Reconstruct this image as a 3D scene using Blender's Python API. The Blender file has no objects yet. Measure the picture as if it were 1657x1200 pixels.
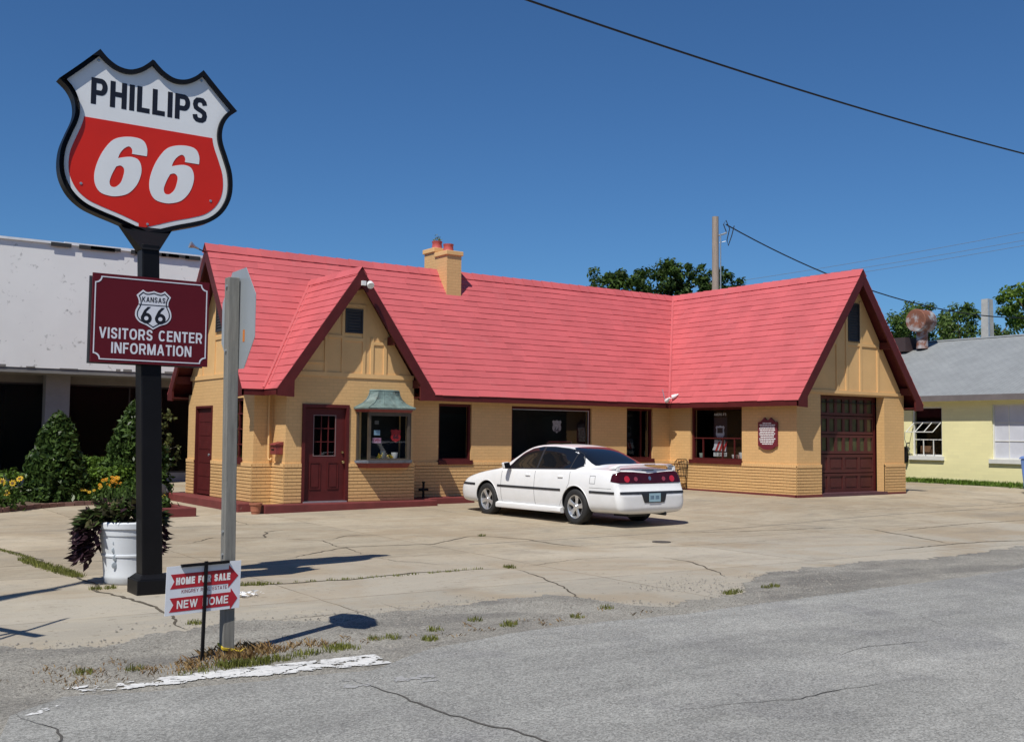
import bpy, bmesh, math, random
from mathutils import Vector, Matrix, noise
from mathutils.bvhtree import BVHTree
from mathutils.geometry import tessellate_polygon

SC = bpy.context.scene
COL = SC.collection
rnd = random.Random(66)
V = Vector

# ---------------------------------------------------------------- camera
cam = bpy.data.cameras.new('camera')
cam.sensor_width = 36.0
cam.lens = 38.03
cam.clip_start = 0.05
cam.clip_end = 3000
camo = bpy.data.objects.new('camera', cam)
COL.objects.link(camo)
YAW, PITCH, ROLL = 0.6098, 0.0602, 0.0106
Fv = V((math.sin(YAW) * math.cos(PITCH), math.cos(YAW) * math.cos(PITCH), math.sin(PITCH)))
Rv = V((math.cos(YAW), -math.sin(YAW), 0))
Uv = Rv.cross(Fv)
R2 = Rv * math.cos(ROLL) + Uv * math.sin(ROLL)
U2 = Uv * math.cos(ROLL) - Rv * math.sin(ROLL)
mw = Matrix((R2, U2, -Fv)).transposed().to_4x4()
mw.translation = V((-1.440, -5.244, 1.458))
camo.matrix_world = mw
SC.camera = camo

# ---------------------------------------------------------------- world, sun, exposure
SUN = V((0.478, 0.279, -0.832)).normalized()          # direction the light travels
world = bpy.data.worlds.new('World')
SC.world = world
world.use_nodes = True
wn = world.node_tree
wn.nodes.clear()
sky = wn.nodes.new('ShaderNodeTexSky')
sky.sky_type = 'NISHITA'
sky.sun_disc = False
sky.sun_elevation = math.radians(56.3)
sky.sun_rotation = math.radians(239.7)
sky.altitude = 300
sky.air_density = 1.0
sky.dust_density = 0.0
sky.ozone_density = 6.0
bg = wn.nodes.new('ShaderNodeBackground')
bg.inputs['Strength'].default_value = 0.1
wo = wn.nodes.new('ShaderNodeOutputWorld')
deep = wn.nodes.new('ShaderNodeMix')          # the deep polarised blue of the day
deep.data_type = 'RGBA'
deep.blend_type = 'MULTIPLY'
deep.inputs[0].default_value = 1.0
deep.inputs[7].default_value = (0.43, 0.66, 0.845, 1)
wn.links.new(sky.outputs[0], deep.inputs[6])
wn.links.new(deep.outputs[2], bg.inputs[0])
wn.links.new(bg.outputs[0], wo.inputs[0])
sl = bpy.data.lights.new('sun', 'SUN')
sl.energy = 4.8
sl.angle = math.radians(0.5)
sl.color = (1.0, 0.955, 0.88)
so = bpy.data.objects.new('sun', sl)
COL.objects.link(so)
so.rotation_euler = SUN.to_track_quat('-Z', 'Y').to_euler()
SC.view_settings.view_transform = 'Standard'
SC.view_settings.look = 'None'
SC.view_settings.gamma = 1
SC.view_settings.exposure = 0.0
SC.render.film_transparent = False
SC.cycles.max_bounces = 8
SC.cycles.transparent_max_bounces = 12
SC.cycles.use_denoising = True


# ---------------------------------------------------------------- materials
def newmat(name):
    m = bpy.data.materials.new(name)
    m.use_nodes = True
    nt = m.node_tree
    p = nt.nodes['Principled BSDF']
    return m, nt, p


def N(nt, t, **kw):
    n = nt.nodes.new(t)
    for k, v in kw.items():
        if k in n.inputs.keys() if isinstance(k, str) else False:
            n.inputs[k].default_value = v
        else:
            setattr(n, k, v)
    return n


def c4(c):
    return (c[0], c[1], c[2], 1.0)


def ramp(nt, fac, stops, interp='LINEAR'):
    r = nt.nodes.new('ShaderNodeValToRGB')
    r.color_ramp.interpolation = interp
    e = r.color_ramp.elements
    while len(e) < len(stops):
        e.new(0.5)
    for i, (p, c) in enumerate(stops):
        e[i].position = p
        e[i].color = c4(c) if not isinstance(c, (int, float)) else (c, c, c, 1)
    nt.links.new(fac, r.inputs[0])
    return r.outputs[0]


def mixc(nt, fac, a, b, mode='MIX'):
    n = nt.nodes.new('ShaderNodeMix')
    n.data_type = 'RGBA'
    n.blend_type = mode
    for sock, v in ((n.inputs[0], fac), (n.inputs[6], a), (n.inputs[7], b)):
        if hasattr(v, 'links'):
            nt.links.new(v, sock)
        elif isinstance(v, (int, float)):
            sock.default_value = v if sock == n.inputs[0] else (v, v, v, 1)
        else:
            sock.default_value = c4(v)
    return n.outputs[2]


def noise_tex(nt, vec, scale, detail=5, rough=.6, dist=0):
    n = nt.nodes.new('ShaderNodeTexNoise')
    n.inputs['Scale'].default_value = scale
    n.inputs['Detail'].default_value = detail
    n.inputs['Roughness'].default_value = rough
    n.inputs['Distortion'].default_value = dist
    if vec is not None:
        nt.links.new(vec, n.inputs['Vector'])
    return n.outputs['Fac']


def coords(nt, which='Object', scale=None):
    t = nt.nodes.new('ShaderNodeTexCoord')
    o = t.outputs[which]
    if scale:
        mp = nt.nodes.new('ShaderNodeMapping')
        mp.inputs['Scale'].default_value = scale
        nt.links.new(o, mp.inputs['Vector'])
        o = mp.outputs[0]
    return o


def bump(nt, p, h, strength=.3, dist=.01):
    b = nt.nodes.new('ShaderNodeBump')
    b.inputs['Strength'].default_value = strength
    b.inputs['Distance'].default_value = dist
    nt.links.new(h, b.inputs['Height'])
    nt.links.new(b.outputs[0], p.inputs['Normal'])
    return b


def scl(c, k):
    return tuple(min(1.0, x * k) for x in c)


def mat(name, col, rough=.65, var=.12, scale=2.5, bmp=0., bscale=60, metal=0., coat=0., spec=.5,
        stain=None, sscale=3., sthr=.62, island=0., vec='Object', stretch=None):
    """general weathered surface: two scales of colour noise, optional stains, bump, per-island shift"""
    m, nt, p = newmat(name)
    co = coords(nt, vec, stretch)
    a = noise_tex(nt, co, scale, 6)
    col_s = ramp(nt, a, [(.3, scl(col, 1 - var)), (.7, scl(col, 1 + var))])
    if island:
        g = nt.nodes.new('ShaderNodeNewGeometry')
        k = ramp(nt, g.outputs['Random Per Island'], [(0, 1 - island), (1, 1.0)])
        col_s = mixc(nt, 1.0, col_s, k, 'MULTIPLY')
    if stain:
        f = noise_tex(nt, co, sscale, 8, .65, .3)
        f = ramp(nt, f, [(sthr, 0), (min(.99, sthr + .1), 1)])
        col_s = mixc(nt, f, col_s, stain)
    nt.links.new(col_s, p.inputs['Base Color'])
    p.inputs['Roughness'].default_value = rough
    p.inputs['Metallic'].default_value = metal
    p.inputs['Coat Weight'].default_value = coat
    p.inputs['Coat Roughness'].default_value = .04
    p.inputs['Specular IOR Level'].default_value = spec
    if bmp:
        bump(nt, p, noise_tex(nt, co, bscale, 4), bmp, .01)
    return m


def brickmat(name, col, strength=.5, var=.07, w=.205, h=.0735, mortar=.008, mcol=.86):
    m, nt, p = newmat(name)
    uv = coords(nt, 'UV')
    ob = coords(nt, 'Object')
    b = nt.nodes.new('ShaderNodeTexBrick')
    b.inputs['Scale'].default_value = 1
    b.inputs['Brick Width'].default_value = w
    b.inputs['Row Height'].default_value = h
    b.inputs['Mortar Size'].default_value = mortar
    b.inputs['Mortar Smooth'].default_value = .4
    b.inputs['Color1'].default_value = c4(col)
    b.inputs['Color2'].default_value = c4(scl(col, .94))
    b.inputs['Mortar'].default_value = c4(scl(col, mcol))
    nt.links.new(uv, b.inputs['Vector'])
    a = noise_tex(nt, ob, 1.3, 7, .65)
    k = ramp(nt, a, [(.3, 1 - var), (.7, 1 + 0)])
    c = mixc(nt, 1.0, b.outputs['Color'], k, 'MULTIPLY')
    f = ramp(nt, noise_tex(nt, ob, 9, 8, .7), [(.63, 0), (.78, .35)])
    c = mixc(nt, f, c, scl(col, .62))
    nt.links.new(c, p.inputs['Base Color'])
    p.inputs['Roughness'].default_value = .6
    inv = nt.nodes.new('ShaderNodeMath')
    inv.operation = 'SUBTRACT'
    inv.inputs[0].default_value = 1
    nt.links.new(b.outputs['Fac'], inv.inputs[1])
    ad = nt.nodes.new('ShaderNodeMath')
    ad.operation = 'MULTIPLY_ADD'
    nt.links.new(noise_tex(nt, ob, 45, 4), ad.inputs[0])
    ad.inputs[1].default_value = .5
    nt.links.new(inv.outputs[0], ad.inputs[2])
    bump(nt, p, ad.outputs[0], strength, .008)
    return m


def glassmat(name, rough=.015, f0=.055):
    m, nt, p = newmat(name)
    nt.nodes.remove(p)
    tr = nt.nodes.new('ShaderNodeBsdfTransparent')
    tr.inputs[0].default_value = (.80, .83, .83, 1)
    gl = nt.nodes.new('ShaderNodeBsdfGlossy')
    gl.inputs['Roughness'].default_value = rough
    lw = nt.nodes.new('ShaderNodeLayerWeight')       # facing works the same from both sides of the sheet
    pw = nt.nodes.new('ShaderNodeMath')
    pw.operation = 'POWER'
    pw.inputs[1].default_value = 5
    nt.links.new(lw.outputs['Facing'], pw.inputs[0])
    fr = nt.nodes.new('ShaderNodeMath')
    fr.operation = 'MULTIPLY_ADD'
    fr.inputs[1].default_value = .94
    fr.inputs[2].default_value = f0
    nt.links.new(pw.outputs[0], fr.inputs[0])
    mx = nt.nodes.new('ShaderNodeMixShader')
    nt.links.new(fr.outputs[0], mx.inputs[0])
    nt.links.new(tr.outputs[0], mx.inputs[1])
    nt.links.new(gl.outputs[0], mx.inputs[2])
    nt.links.new(mx.outputs[0], nt.nodes['Material Output'].inputs[0])
    return m


def leafmat(name, dark, light, rough=.5, sub=.25):
    m, nt, p = newmat(name)
    g = nt.nodes.new('ShaderNodeNewGeometry')
    c = ramp(nt, g.outputs['Random Per Island'], [(0, dark), (.55, tuple((a + b) / 2 for a, b in zip(dark, light))), (1, light)])
    a = noise_tex(nt, coords(nt), 1.6, 3)
    k = ramp(nt, a, [(.3, .7), (.7, 1.15)])
    c = mixc(nt, 1.0, c, k, 'MULTIPLY')
    nt.links.new(c, p.inputs['Base Color'])
    p.inputs['Roughness'].default_value = rough
    p.inputs['Specular IOR Level'].default_value = .15
    tl = nt.nodes.new('ShaderNodeBsdfTranslucent')
    nt.links.new(mixc(nt, .5, c, light), tl.inputs[0])
    mx = nt.nodes.new('ShaderNodeMixShader')
    mx.inputs[0].default_value = sub
    nt.links.new(p.outputs[0], mx.inputs[1])
    nt.links.new(tl.outputs[0], mx.inputs[2])
    nt.links.new(mx.outputs[0], nt.nodes['Material Output'].inputs[0])
    return m


# ---------------------------------------------------------------- mesh collector
class MB:
    def __init__(s):
        s.v = []
        s.f = []
        s.m = []

    def add(s, vs, fs, mi=0):
        b = len(s.v)
        s.v += [tuple(v) for v in vs]
        for f in fs:
            s.f.append(tuple(b + i for i in f))
            s.m.append(mi)
        return s

    def poly(s, pts, mi=0):
        return s.add(pts, [tuple(range(len(pts)))], mi)

    def box(s, x0, x1, y0, y1, z0, z1, mi=0):
        p = [(x, y, z) for z in (z0, z1) for y in (y0, y1) for x in (x0, x1)]
        return s.add(p, [(0, 2, 3, 1), (4, 5, 7, 6), (0, 1, 5, 4), (2, 6, 7, 3), (0, 4, 6, 2), (1, 3, 7, 5)], mi)

    def hexa(s, bot, top, mi=0):
        n = len(bot)
        fs = [tuple(reversed(range(n))), tuple(range(n, 2 * n))]
        fs += [(i, (i + 1) % n, n + (i + 1) % n, n + i) for i in range(n)]
        return s.add(list(bot) + list(top), fs, mi)

    def prism(s, pts, fn, d0, d1, holes=(), mi=0, caps=True):
        """outline (u,v) with holes, mapped by fn(u,v,d), solid between depths d0 and d1"""
        loops = [list(pts)] + [list(h) for h in holes]
        tri = tessellate_polygon([[V((p[0], p[1], 0)) for p in l] for l in loops])
        flat = [p for l in loops for p in l]
        n = len(flat)
        vs = [fn(p[0], p[1], d0) for p in flat] + [fn(p[0], p[1], d1) for p in flat]
        fs = []
        for t in tri:
            a, b, c = [flat[i] for i in t]
            if (b[0] - a[0]) * (c[1] - a[1]) - (b[1] - a[1]) * (c[0] - a[0]) < 0:
                t = t[::-1]
            fs.append(tuple(t))
            fs.append(tuple(i + n for i in reversed(t)))
        o = 0
        for l in loops:
            k = len(l)
            for i in range(k):
                j = (i + 1) % k
                fs.append((o + i, o + j, o + j + n, o + i + n))
            o += k
        return s.add(vs, fs, mi)

    def tube(s, pts, r, n=8, mi=0, cap=True):
        pts = [V(p) for p in pts]
        rs = r if isinstance(r, (list, tuple)) else [r] * len(pts)
        vs, fs = [], []
        up = None
        for i, p in enumerate(pts):
            d = (pts[min(i + 1, len(pts) - 1)] - pts[max(i - 1, 0)]).normalized()
            if up is None:
                up = d.orthogonal().normalized()
            up = (up - d * up.dot(d))
            up = up.normalized() if up.length > 1e-6 else d.orthogonal().normalized()
            w = d.cross(up)
            for k in range(n):
                a = 2 * math.pi * k / n
                vs.append(p + (up * math.cos(a) + w * math.sin(a)) * rs[i])
        for i in range(len(pts) - 1):
            for k in range(n):
                a, b = i * n + k, i * n + (k + 1) % n
                fs.append((a, b, b + n, a + n))
        if cap:
            fs.append(tuple(reversed(range(n))))
            fs.append(tuple(range((len(pts) - 1) * n, len(pts) * n)))
        return s.add(vs, fs, mi)

    def lathe(s, prof, c=(0, 0, 0), n=24, axis='z', mi=0, cap=True):
        vs, fs = [], []
        for r, h in prof:
            for k in range(n):
                a = 2 * math.pi * k / n
                p = (r * math.cos(a), r * math.sin(a), h)
                if axis == 'x':
                    p = (h, r * math.cos(a), r * math.sin(a))
                elif axis == 'y':
                    p = (r * math.sin(a), h, r * math.cos(a))
                vs.append((c[0] + p[0], c[1] + p[1], c[2] + p[2]))
        m = len(prof)
        for i in range(m - 1):
            for k in range(n):
                a, b = i * n + k, i * n + (k + 1) % n
                fs.append((a, b, b + n, a + n))
        if cap:
            fs.append(tuple(reversed(range(n))))
            fs.append(tuple(range((m - 1) * n, m * n)))
        return s.add(vs, fs, mi)

    def build(s, name, mats, parent=None, smooth=False, world=True, recalc=True, uv=True, bevel=0):
        me = bpy.data.meshes.new(name)
        me.from_pydata(s.v, [], s.f)
        if not isinstance(mats, (list, tuple)):
            mats = [mats]
        for m in mats:
            me.materials.append(m)
        if len(mats) > 1:
            me.polygons.foreach_set('material_index', s.m)
        if recalc:
            bm = bmesh.new()
            bm.from_mesh(me)
            bmesh.ops.recalc_face_normals(bm, faces=bm.faces)
            bm.to_mesh(me)
            bm.free()
        me.update()
        if uv:
            l = me.uv_layers.new(name='uv')
            data = [0.0] * (2 * len(me.loops))
            for p in me.polygons:
                n = p.normal
                if abs(n.z) > .8:
                    t, b = V((1, 0, 0)), V((0, 1, 0))
                else:
                    t = V((-n.y, n.x, 0)).normalized()
                    b = n.cross(t)
                for li in p.loop_indices:
                    co = me.vertices[me.loops[li].vertex_index].co
                    data[2 * li] = co.dot(t)
                    data[2 * li + 1] = co.dot(b)
            l.data.foreach_set('uv', data)
        if smooth:
            me.polygons.foreach_set('use_smooth', [True] * len(me.polygons))
            me.set_sharp_from_angle(angle=math.radians(40))
        o = bpy.data.objects.new(name, me)
        COL.objects.link(o)
        if bevel:
            bv = o.modifiers.new('bevel', 'BEVEL')
            bv.width = bevel
            bv.segments = 2
            bv.limit_method = 'ANGLE'
        if parent is not None:
            o.parent = parent
            if world and parent.type == 'EMPTY':
                o.matrix_parent_inverse = Matrix.Translation(-V(parent.location))
        return o


def tag(o, label=None, cat=None, group=None, kind=None):
    if label:
        o['label'] = label
    if cat:
        o['category'] = cat
    if group:
        o['group'] = group
    if kind:
        o['kind'] = kind
    return o


def thing(name, label, cat, loc=(0, 0, 0), rot=0., group=None):
    o = bpy.data.objects.new(name, None)
    o.empty_display_size = .2
    COL.objects.link(o)
    o.location = loc
    o.rotation_euler = (0, 0, rot)
    return tag(o, label, cat, group)


def text2d(s, w, h, bold=0., shear=0., spacing=1.0, res=3):
    """outline of a line of writing as triangles, scaled to fill w by h, origin at lower left"""
    cu = bpy.data.curves.new('writing', 'FONT')
    cu.body = s
    cu.offset = bold
    cu.shear = shear
    cu.space_character = spacing
    cu.resolution_u = res
    ob = bpy.data.objects.new('writing', cu)
    COL.objects.link(ob)
    dg = bpy.context.evaluated_depsgraph_get()
    me = bpy.data.meshes.new_from_object(ob.evaluated_get(dg))
    vs = [(v.co.x, v.co.y) for v in me.vertices]
    fs = [tuple(p.vertices) for p in me.polygons]
    bpy.data.objects.remove(ob)
    bpy.data.curves.remove(cu)
    bpy.data.meshes.remove(me)
    x0, x1 = min(v[0] for v in vs), max(v[0] for v in vs)
    y0, y1 = min(v[1] for v in vs), max(v[1] for v in vs)
    return [((v[0] - x0) / (x1 - x0) * w, (v[1] - y0) / (y1 - y0) * h) for v in vs], fs


def lettering(mb, s, fn, u0, v0, w, h, d, mi=0, **kw):
    vs, fs = text2d(s, w, h, **kw)
    mb.add([fn(u0 + a, v0 + b, d) for a, b in vs], fs, mi)


# ---- plain bold grotesque capitals drawn as strokes
def _arc(cx, cy, rx, ry, a0, a1, n=14):
    return [(cx + rx * math.cos(math.radians(a0 + (a1 - a0) * k / n)), cy + ry * math.sin(math.radians(a0 + (a1 - a0) * k / n))) for k in range(n + 1)]


def _oval(a0, a1, n=26, e=.82):
    out = []
    for k in range(n + 1):
        a = math.radians(a0 + (a1 - a0) * k / n)
        c, s = math.cos(a), math.sin(a)
        out.append((.5 + .5 * math.copysign(abs(c) ** e, c), .5 + .5 * math.copysign(abs(s) ** e, s)))
    return out


_P = [(0, .44), (.62, .44)] + _arc(.62, .72, .38, .28, -90, 90)[1:] + [(0, 1)]
GLYPH = {'A': (.74, [('D', 0, 0, .5, 1), ('D', 1, 0, .5, 1), ('S', (.22, .26), (.78, .26))]),
         'C': (.72, [('B', *_oval(42, 318))]), 'O': (.76, [('B', *_oval(0, 360))]),
         'E': (.60, [('S', (1, 1), (0, 1), (0, 0), (1, 0)), ('S', (.1, .52), (.86, .52))]),
         'F': (.56, [('S', (1, 1), (0, 1), (0, 0)), ('S', (.1, .50), (.82, .50))]),
         'G': (.76, [('B', *_oval(42, 330)), ('S', (.62, .46), (1, .46), (1, .08))]),
         'H': (.68, [('S', (0, 0), (0, 1)), ('S', (1, 0), (1, 1)), ('S', (.1, .52), (.9, .52))]),
         'I': (0, [('S', (.5, 0), (.5, 1))]),
         'K': (.70, [('S', (0, 0), (0, 1)), ('D', .04, .34, .96, 1), ('D', .98, 0, .36, .60)]),
         'L': (.54, [('S', (0, 1), (0, 0), (1, 0))]),
         'M': (.84, [('S', (0, 0), (0, 1)), ('S', (1, 0), (1, 1)), ('D', .5, 0, .04, 1), ('D', .5, 0, .96, 1)]),
         'N': (.70, [('S', (0, 0), (0, 1)), ('S', (1, 0), (1, 1)), ('D', .97, 0, .03, 1)]),
         'P': (.62, [('S', (0, 0), (0, 1)), ('B', *_P)]),
         'R': (.68, [('S', (0, 0), (0, 1)), ('B', *_P), ('D', .98, 0, .60, .44)]),
         'S': (.64, [('B', (.97, .76), (.90, .90), (.72, .99), (.48, 1.0), (.24, .98), (.07, .88), (.03, .74), (.10, .61), (.32, .54), (.66, .47), (.91, .38), (.98, .24), (.91, .09), (.72, .01), (.48, 0), (.24, .02), (.07, .11), (.01, .26))]),
         'T': (.62, [('S', (0, 1), (1, 1)), ('S', (.5, .95), (.5, 0))]),
         'V': (.72, [('D', .5, 0, 0, 1), ('D', .5, 0, 1, 1)]),
         'W': (1.0, [('D', .27, 0, 0, 1), ('D', .27, 0, .5, 1), ('D', .73, 0, .5, 1), ('D', .73, 0, 1, 1)]),
         'Y': (.70, [('D', .5, .40, 0, 1), ('D', .5, .40, 1, 1), ('S', (.5, .45), (.5, 0))]),
         "'": (0, [('S', (.5, .8), (.5, 1))])}


def grot(mb, s, fn, u0, v0, w, h, d, t=.19, gap=.13, mi=0, space=.36):
    """capitals of height h, stroke t*h, squeezed or stretched to the width w"""
    tw = t * h
    hw = tw / 2
    nat = sum((space if c == ' ' else (GLYPH[c][0] or t)) for c in s) + gap * (len(s) - 1)
    k = w / (nat * h)
    x = u0
    for c in s:
        if c == ' ':
            x += (space + gap) * h * k
            continue
        gw, parts = GLYPH[c]
        W = gw * h * k if gw else max(tw, tw)
        X = lambda a: x + hw + a * max(0, W - tw)
        Y = lambda b: v0 + hw + b * (h - tw)
        for q, p in enumerate(parts):
            dd = d - .00012 * q
            if p[0] == 'D':
                x0, y0, x1, y1 = p[1:]
                X0, X1 = X(x0), X(x1)
                Y0 = v0 if y0 == 0 else Y(y0)
                Y1 = v0 + h if y1 == 1 else Y(y1)
                e = hw * math.hypot(X1 - X0, Y1 - Y0) / abs(Y1 - Y0) * .97
                lo, hi = x, x + W
                q4 = [(X0 - e, Y0), (X0 + e, Y0), (X1 + e, Y1), (X1 - e, Y1)]
                q4 = [(min(max(a, lo), hi), b) for a, b in q4]
                mb.poly([fn(a, b, dd) for a, b in q4], mi)
                continue
            pts = [V((X(a), Y(b))) for a, b in p[1:]]
            closed = (pts[0] - pts[-1]).length < 1e-6
            if p[0] == 'S':
                pts[0] = pts[0] + (pts[0] - pts[1]).normalized() * hw
                pts[-1] = pts[-1] + (pts[-1] - pts[-2]).normalized() * hw
            n = len(pts)
            vs = []
            for i in range(n):
                a = pts[i - 1] if i > 0 else (pts[-2] if closed else None)
                b = pts[i + 1] if i < n - 1 else (pts[1] if closed else None)
                e1 = (pts[i] - a).normalized() if a is not None else (b - pts[i]).normalized()
                e2 = (b - pts[i]).normalized() if b is not None else e1
                n1, n2 = V((-e1.y, e1.x)), V((-e2.y, e2.x))
                m_ = n1 + n2
                m_ = m_ / max(.5, m_.dot(n1))
                for sg in (-1, 1):
                    o = pts[i] + m_ * hw * sg
                    vs.append(fn(o.x, o.y, dd))
            mb.add(vs, [(2 * i, 2 * i + 1, 2 * i + 3, 2 * i + 2) for i in range(n - 1)], mi)
        x += W + gap * h * k


def offset_poly(pts, d):
    """move a counter-clockwise outline inwards by d"""
    n = len(pts)
    out = []
    for i in range(n):
        a, b, c = V(pts[i - 1]), V(pts[i]), V(pts[(i + 1) % n])
        e1, e2 = (b - a).normalized(), (c - b).normalized()
        n1, n2 = V((-e1.y, e1.x)), V((-e2.y, e2.x))
        k = (n1 + n2)
        k = k / max(.35, k.dot(n1)) if k.length > 1e-6 else n1
        out.append(tuple(b + k * d))
    return out


# ---------------------------------------------------------------- ground height
GX = [-60, 0, 6, 12, 19, 30, 90]
GY = [-60, 6, 11, 13, 16, 30, 120]
GZ = [[-.2] * 7,
      [-.2, -.2, -.2, -.2, -.2, -.12, -.1],
      [-.2, -.2, -.2, -.19, .0, .02, .0],
      [-.2, -.2, -.2, -.18, .05, .1, .1],
      [-.2, -.2, -.185, -.125, .06, .12, .1],
      [-.2, -.2, -.15, .0, .08, .15, .1],
      [-.2, -.2, -.15, .0, .08, .15, .1]]


def G(x, y):
    def loc(v, A):
        v = min(max(v, A[0]), A[-1] - 1e-6)
        for i in range(len(A) - 1):
            if v < A[i + 1]:
                t = (v - A[i]) / (A[i + 1] - A[i])
                return i, t * t * (3 - 2 * t)
    i, s = loc(x, GX)
    j, t = loc(y, GY)
    return (GZ[j][i] * (1 - s) + GZ[j][i + 1] * s) * (1 - t) + (GZ[j + 1][i] * (1 - s) + GZ[j + 1][i + 1] * s) * t


# ---------------------------------------------------------------- shared materials
TAN = (.715, .445, .192)
M = {}
M['tan'] = brickmat('tan_painted_brick', TAN, .3, .08)
M['tan_low'] = brickmat('tan_painted_raked_brick', TAN, .25, .10, mortar=.006, mcol=.7)
M['stucco'] = mat('tan_painted_stucco', TAN, .7, .07, 1.5, .25, 55)
M['maroon'] = mat('maroon_gloss_trim', (.085, .0115, .0115), .55, .16, 4, .05, 30, spec=.3)
M['maroon_step'] = mat('maroon_painted_concrete', (.15, .028, .026), .65, .2, 3, .3, 50, stain=(.25, .15, .12), sscale=6, sthr=.66)
M['roof'] = mat('red_painted_shingle', (.56, .113, .119), .6, .09, 1.1, .35, 90, island=.11, stain=(.52, .118, .124), sscale=1.4, sthr=.58)
M['black'] = mat('black_paint', (.0055, .0055, .007), .45, .2, 5, .05, 20, spec=.22)
M['oldglass'] = glassmat('dusty_shop_glass', .28, .012)
M['dark'] = mat('room_shade_black', (.010, .0095, .009), .8, .2, 2)  # near-black colour stands in for the shade inside rooms
M['white'] = mat('white_paint', (.78, .78, .77), .45, .05, 3)
M['steel'] = mat('galvanised_steel', (.45, .48, .50), .42, .12, 12, metal=.7)
M['chrome'] = mat('polished_alloy', (.66, .67, .68), .34, .05, 8, metal=.75)
M['glass'] = glassmat('window_glass')
M['vent'] = mat('louvre_dark_slats', (.035, .034, .038), .6, .15, 6)
M['mortar'] = mat('dark_mortar_joint', tuple(x * .62 for x in TAN), .85, .15, 4)  # joint strip in a darker tan than the brick
M['wire'] = mat('black_cable', (.01, .01, .012), .6, .1, 8)
M['bark'] = mat('bark', (.10, .075, .055), .9, .3, 9, .5, 30)
M['terra'] = mat('terracotta', (.36, .13, .07), .75, .15, 8, .1)
M['brass'] = mat('worn_brass', (.55, .42, .18), .3, .1, 8, metal=1.)
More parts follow.
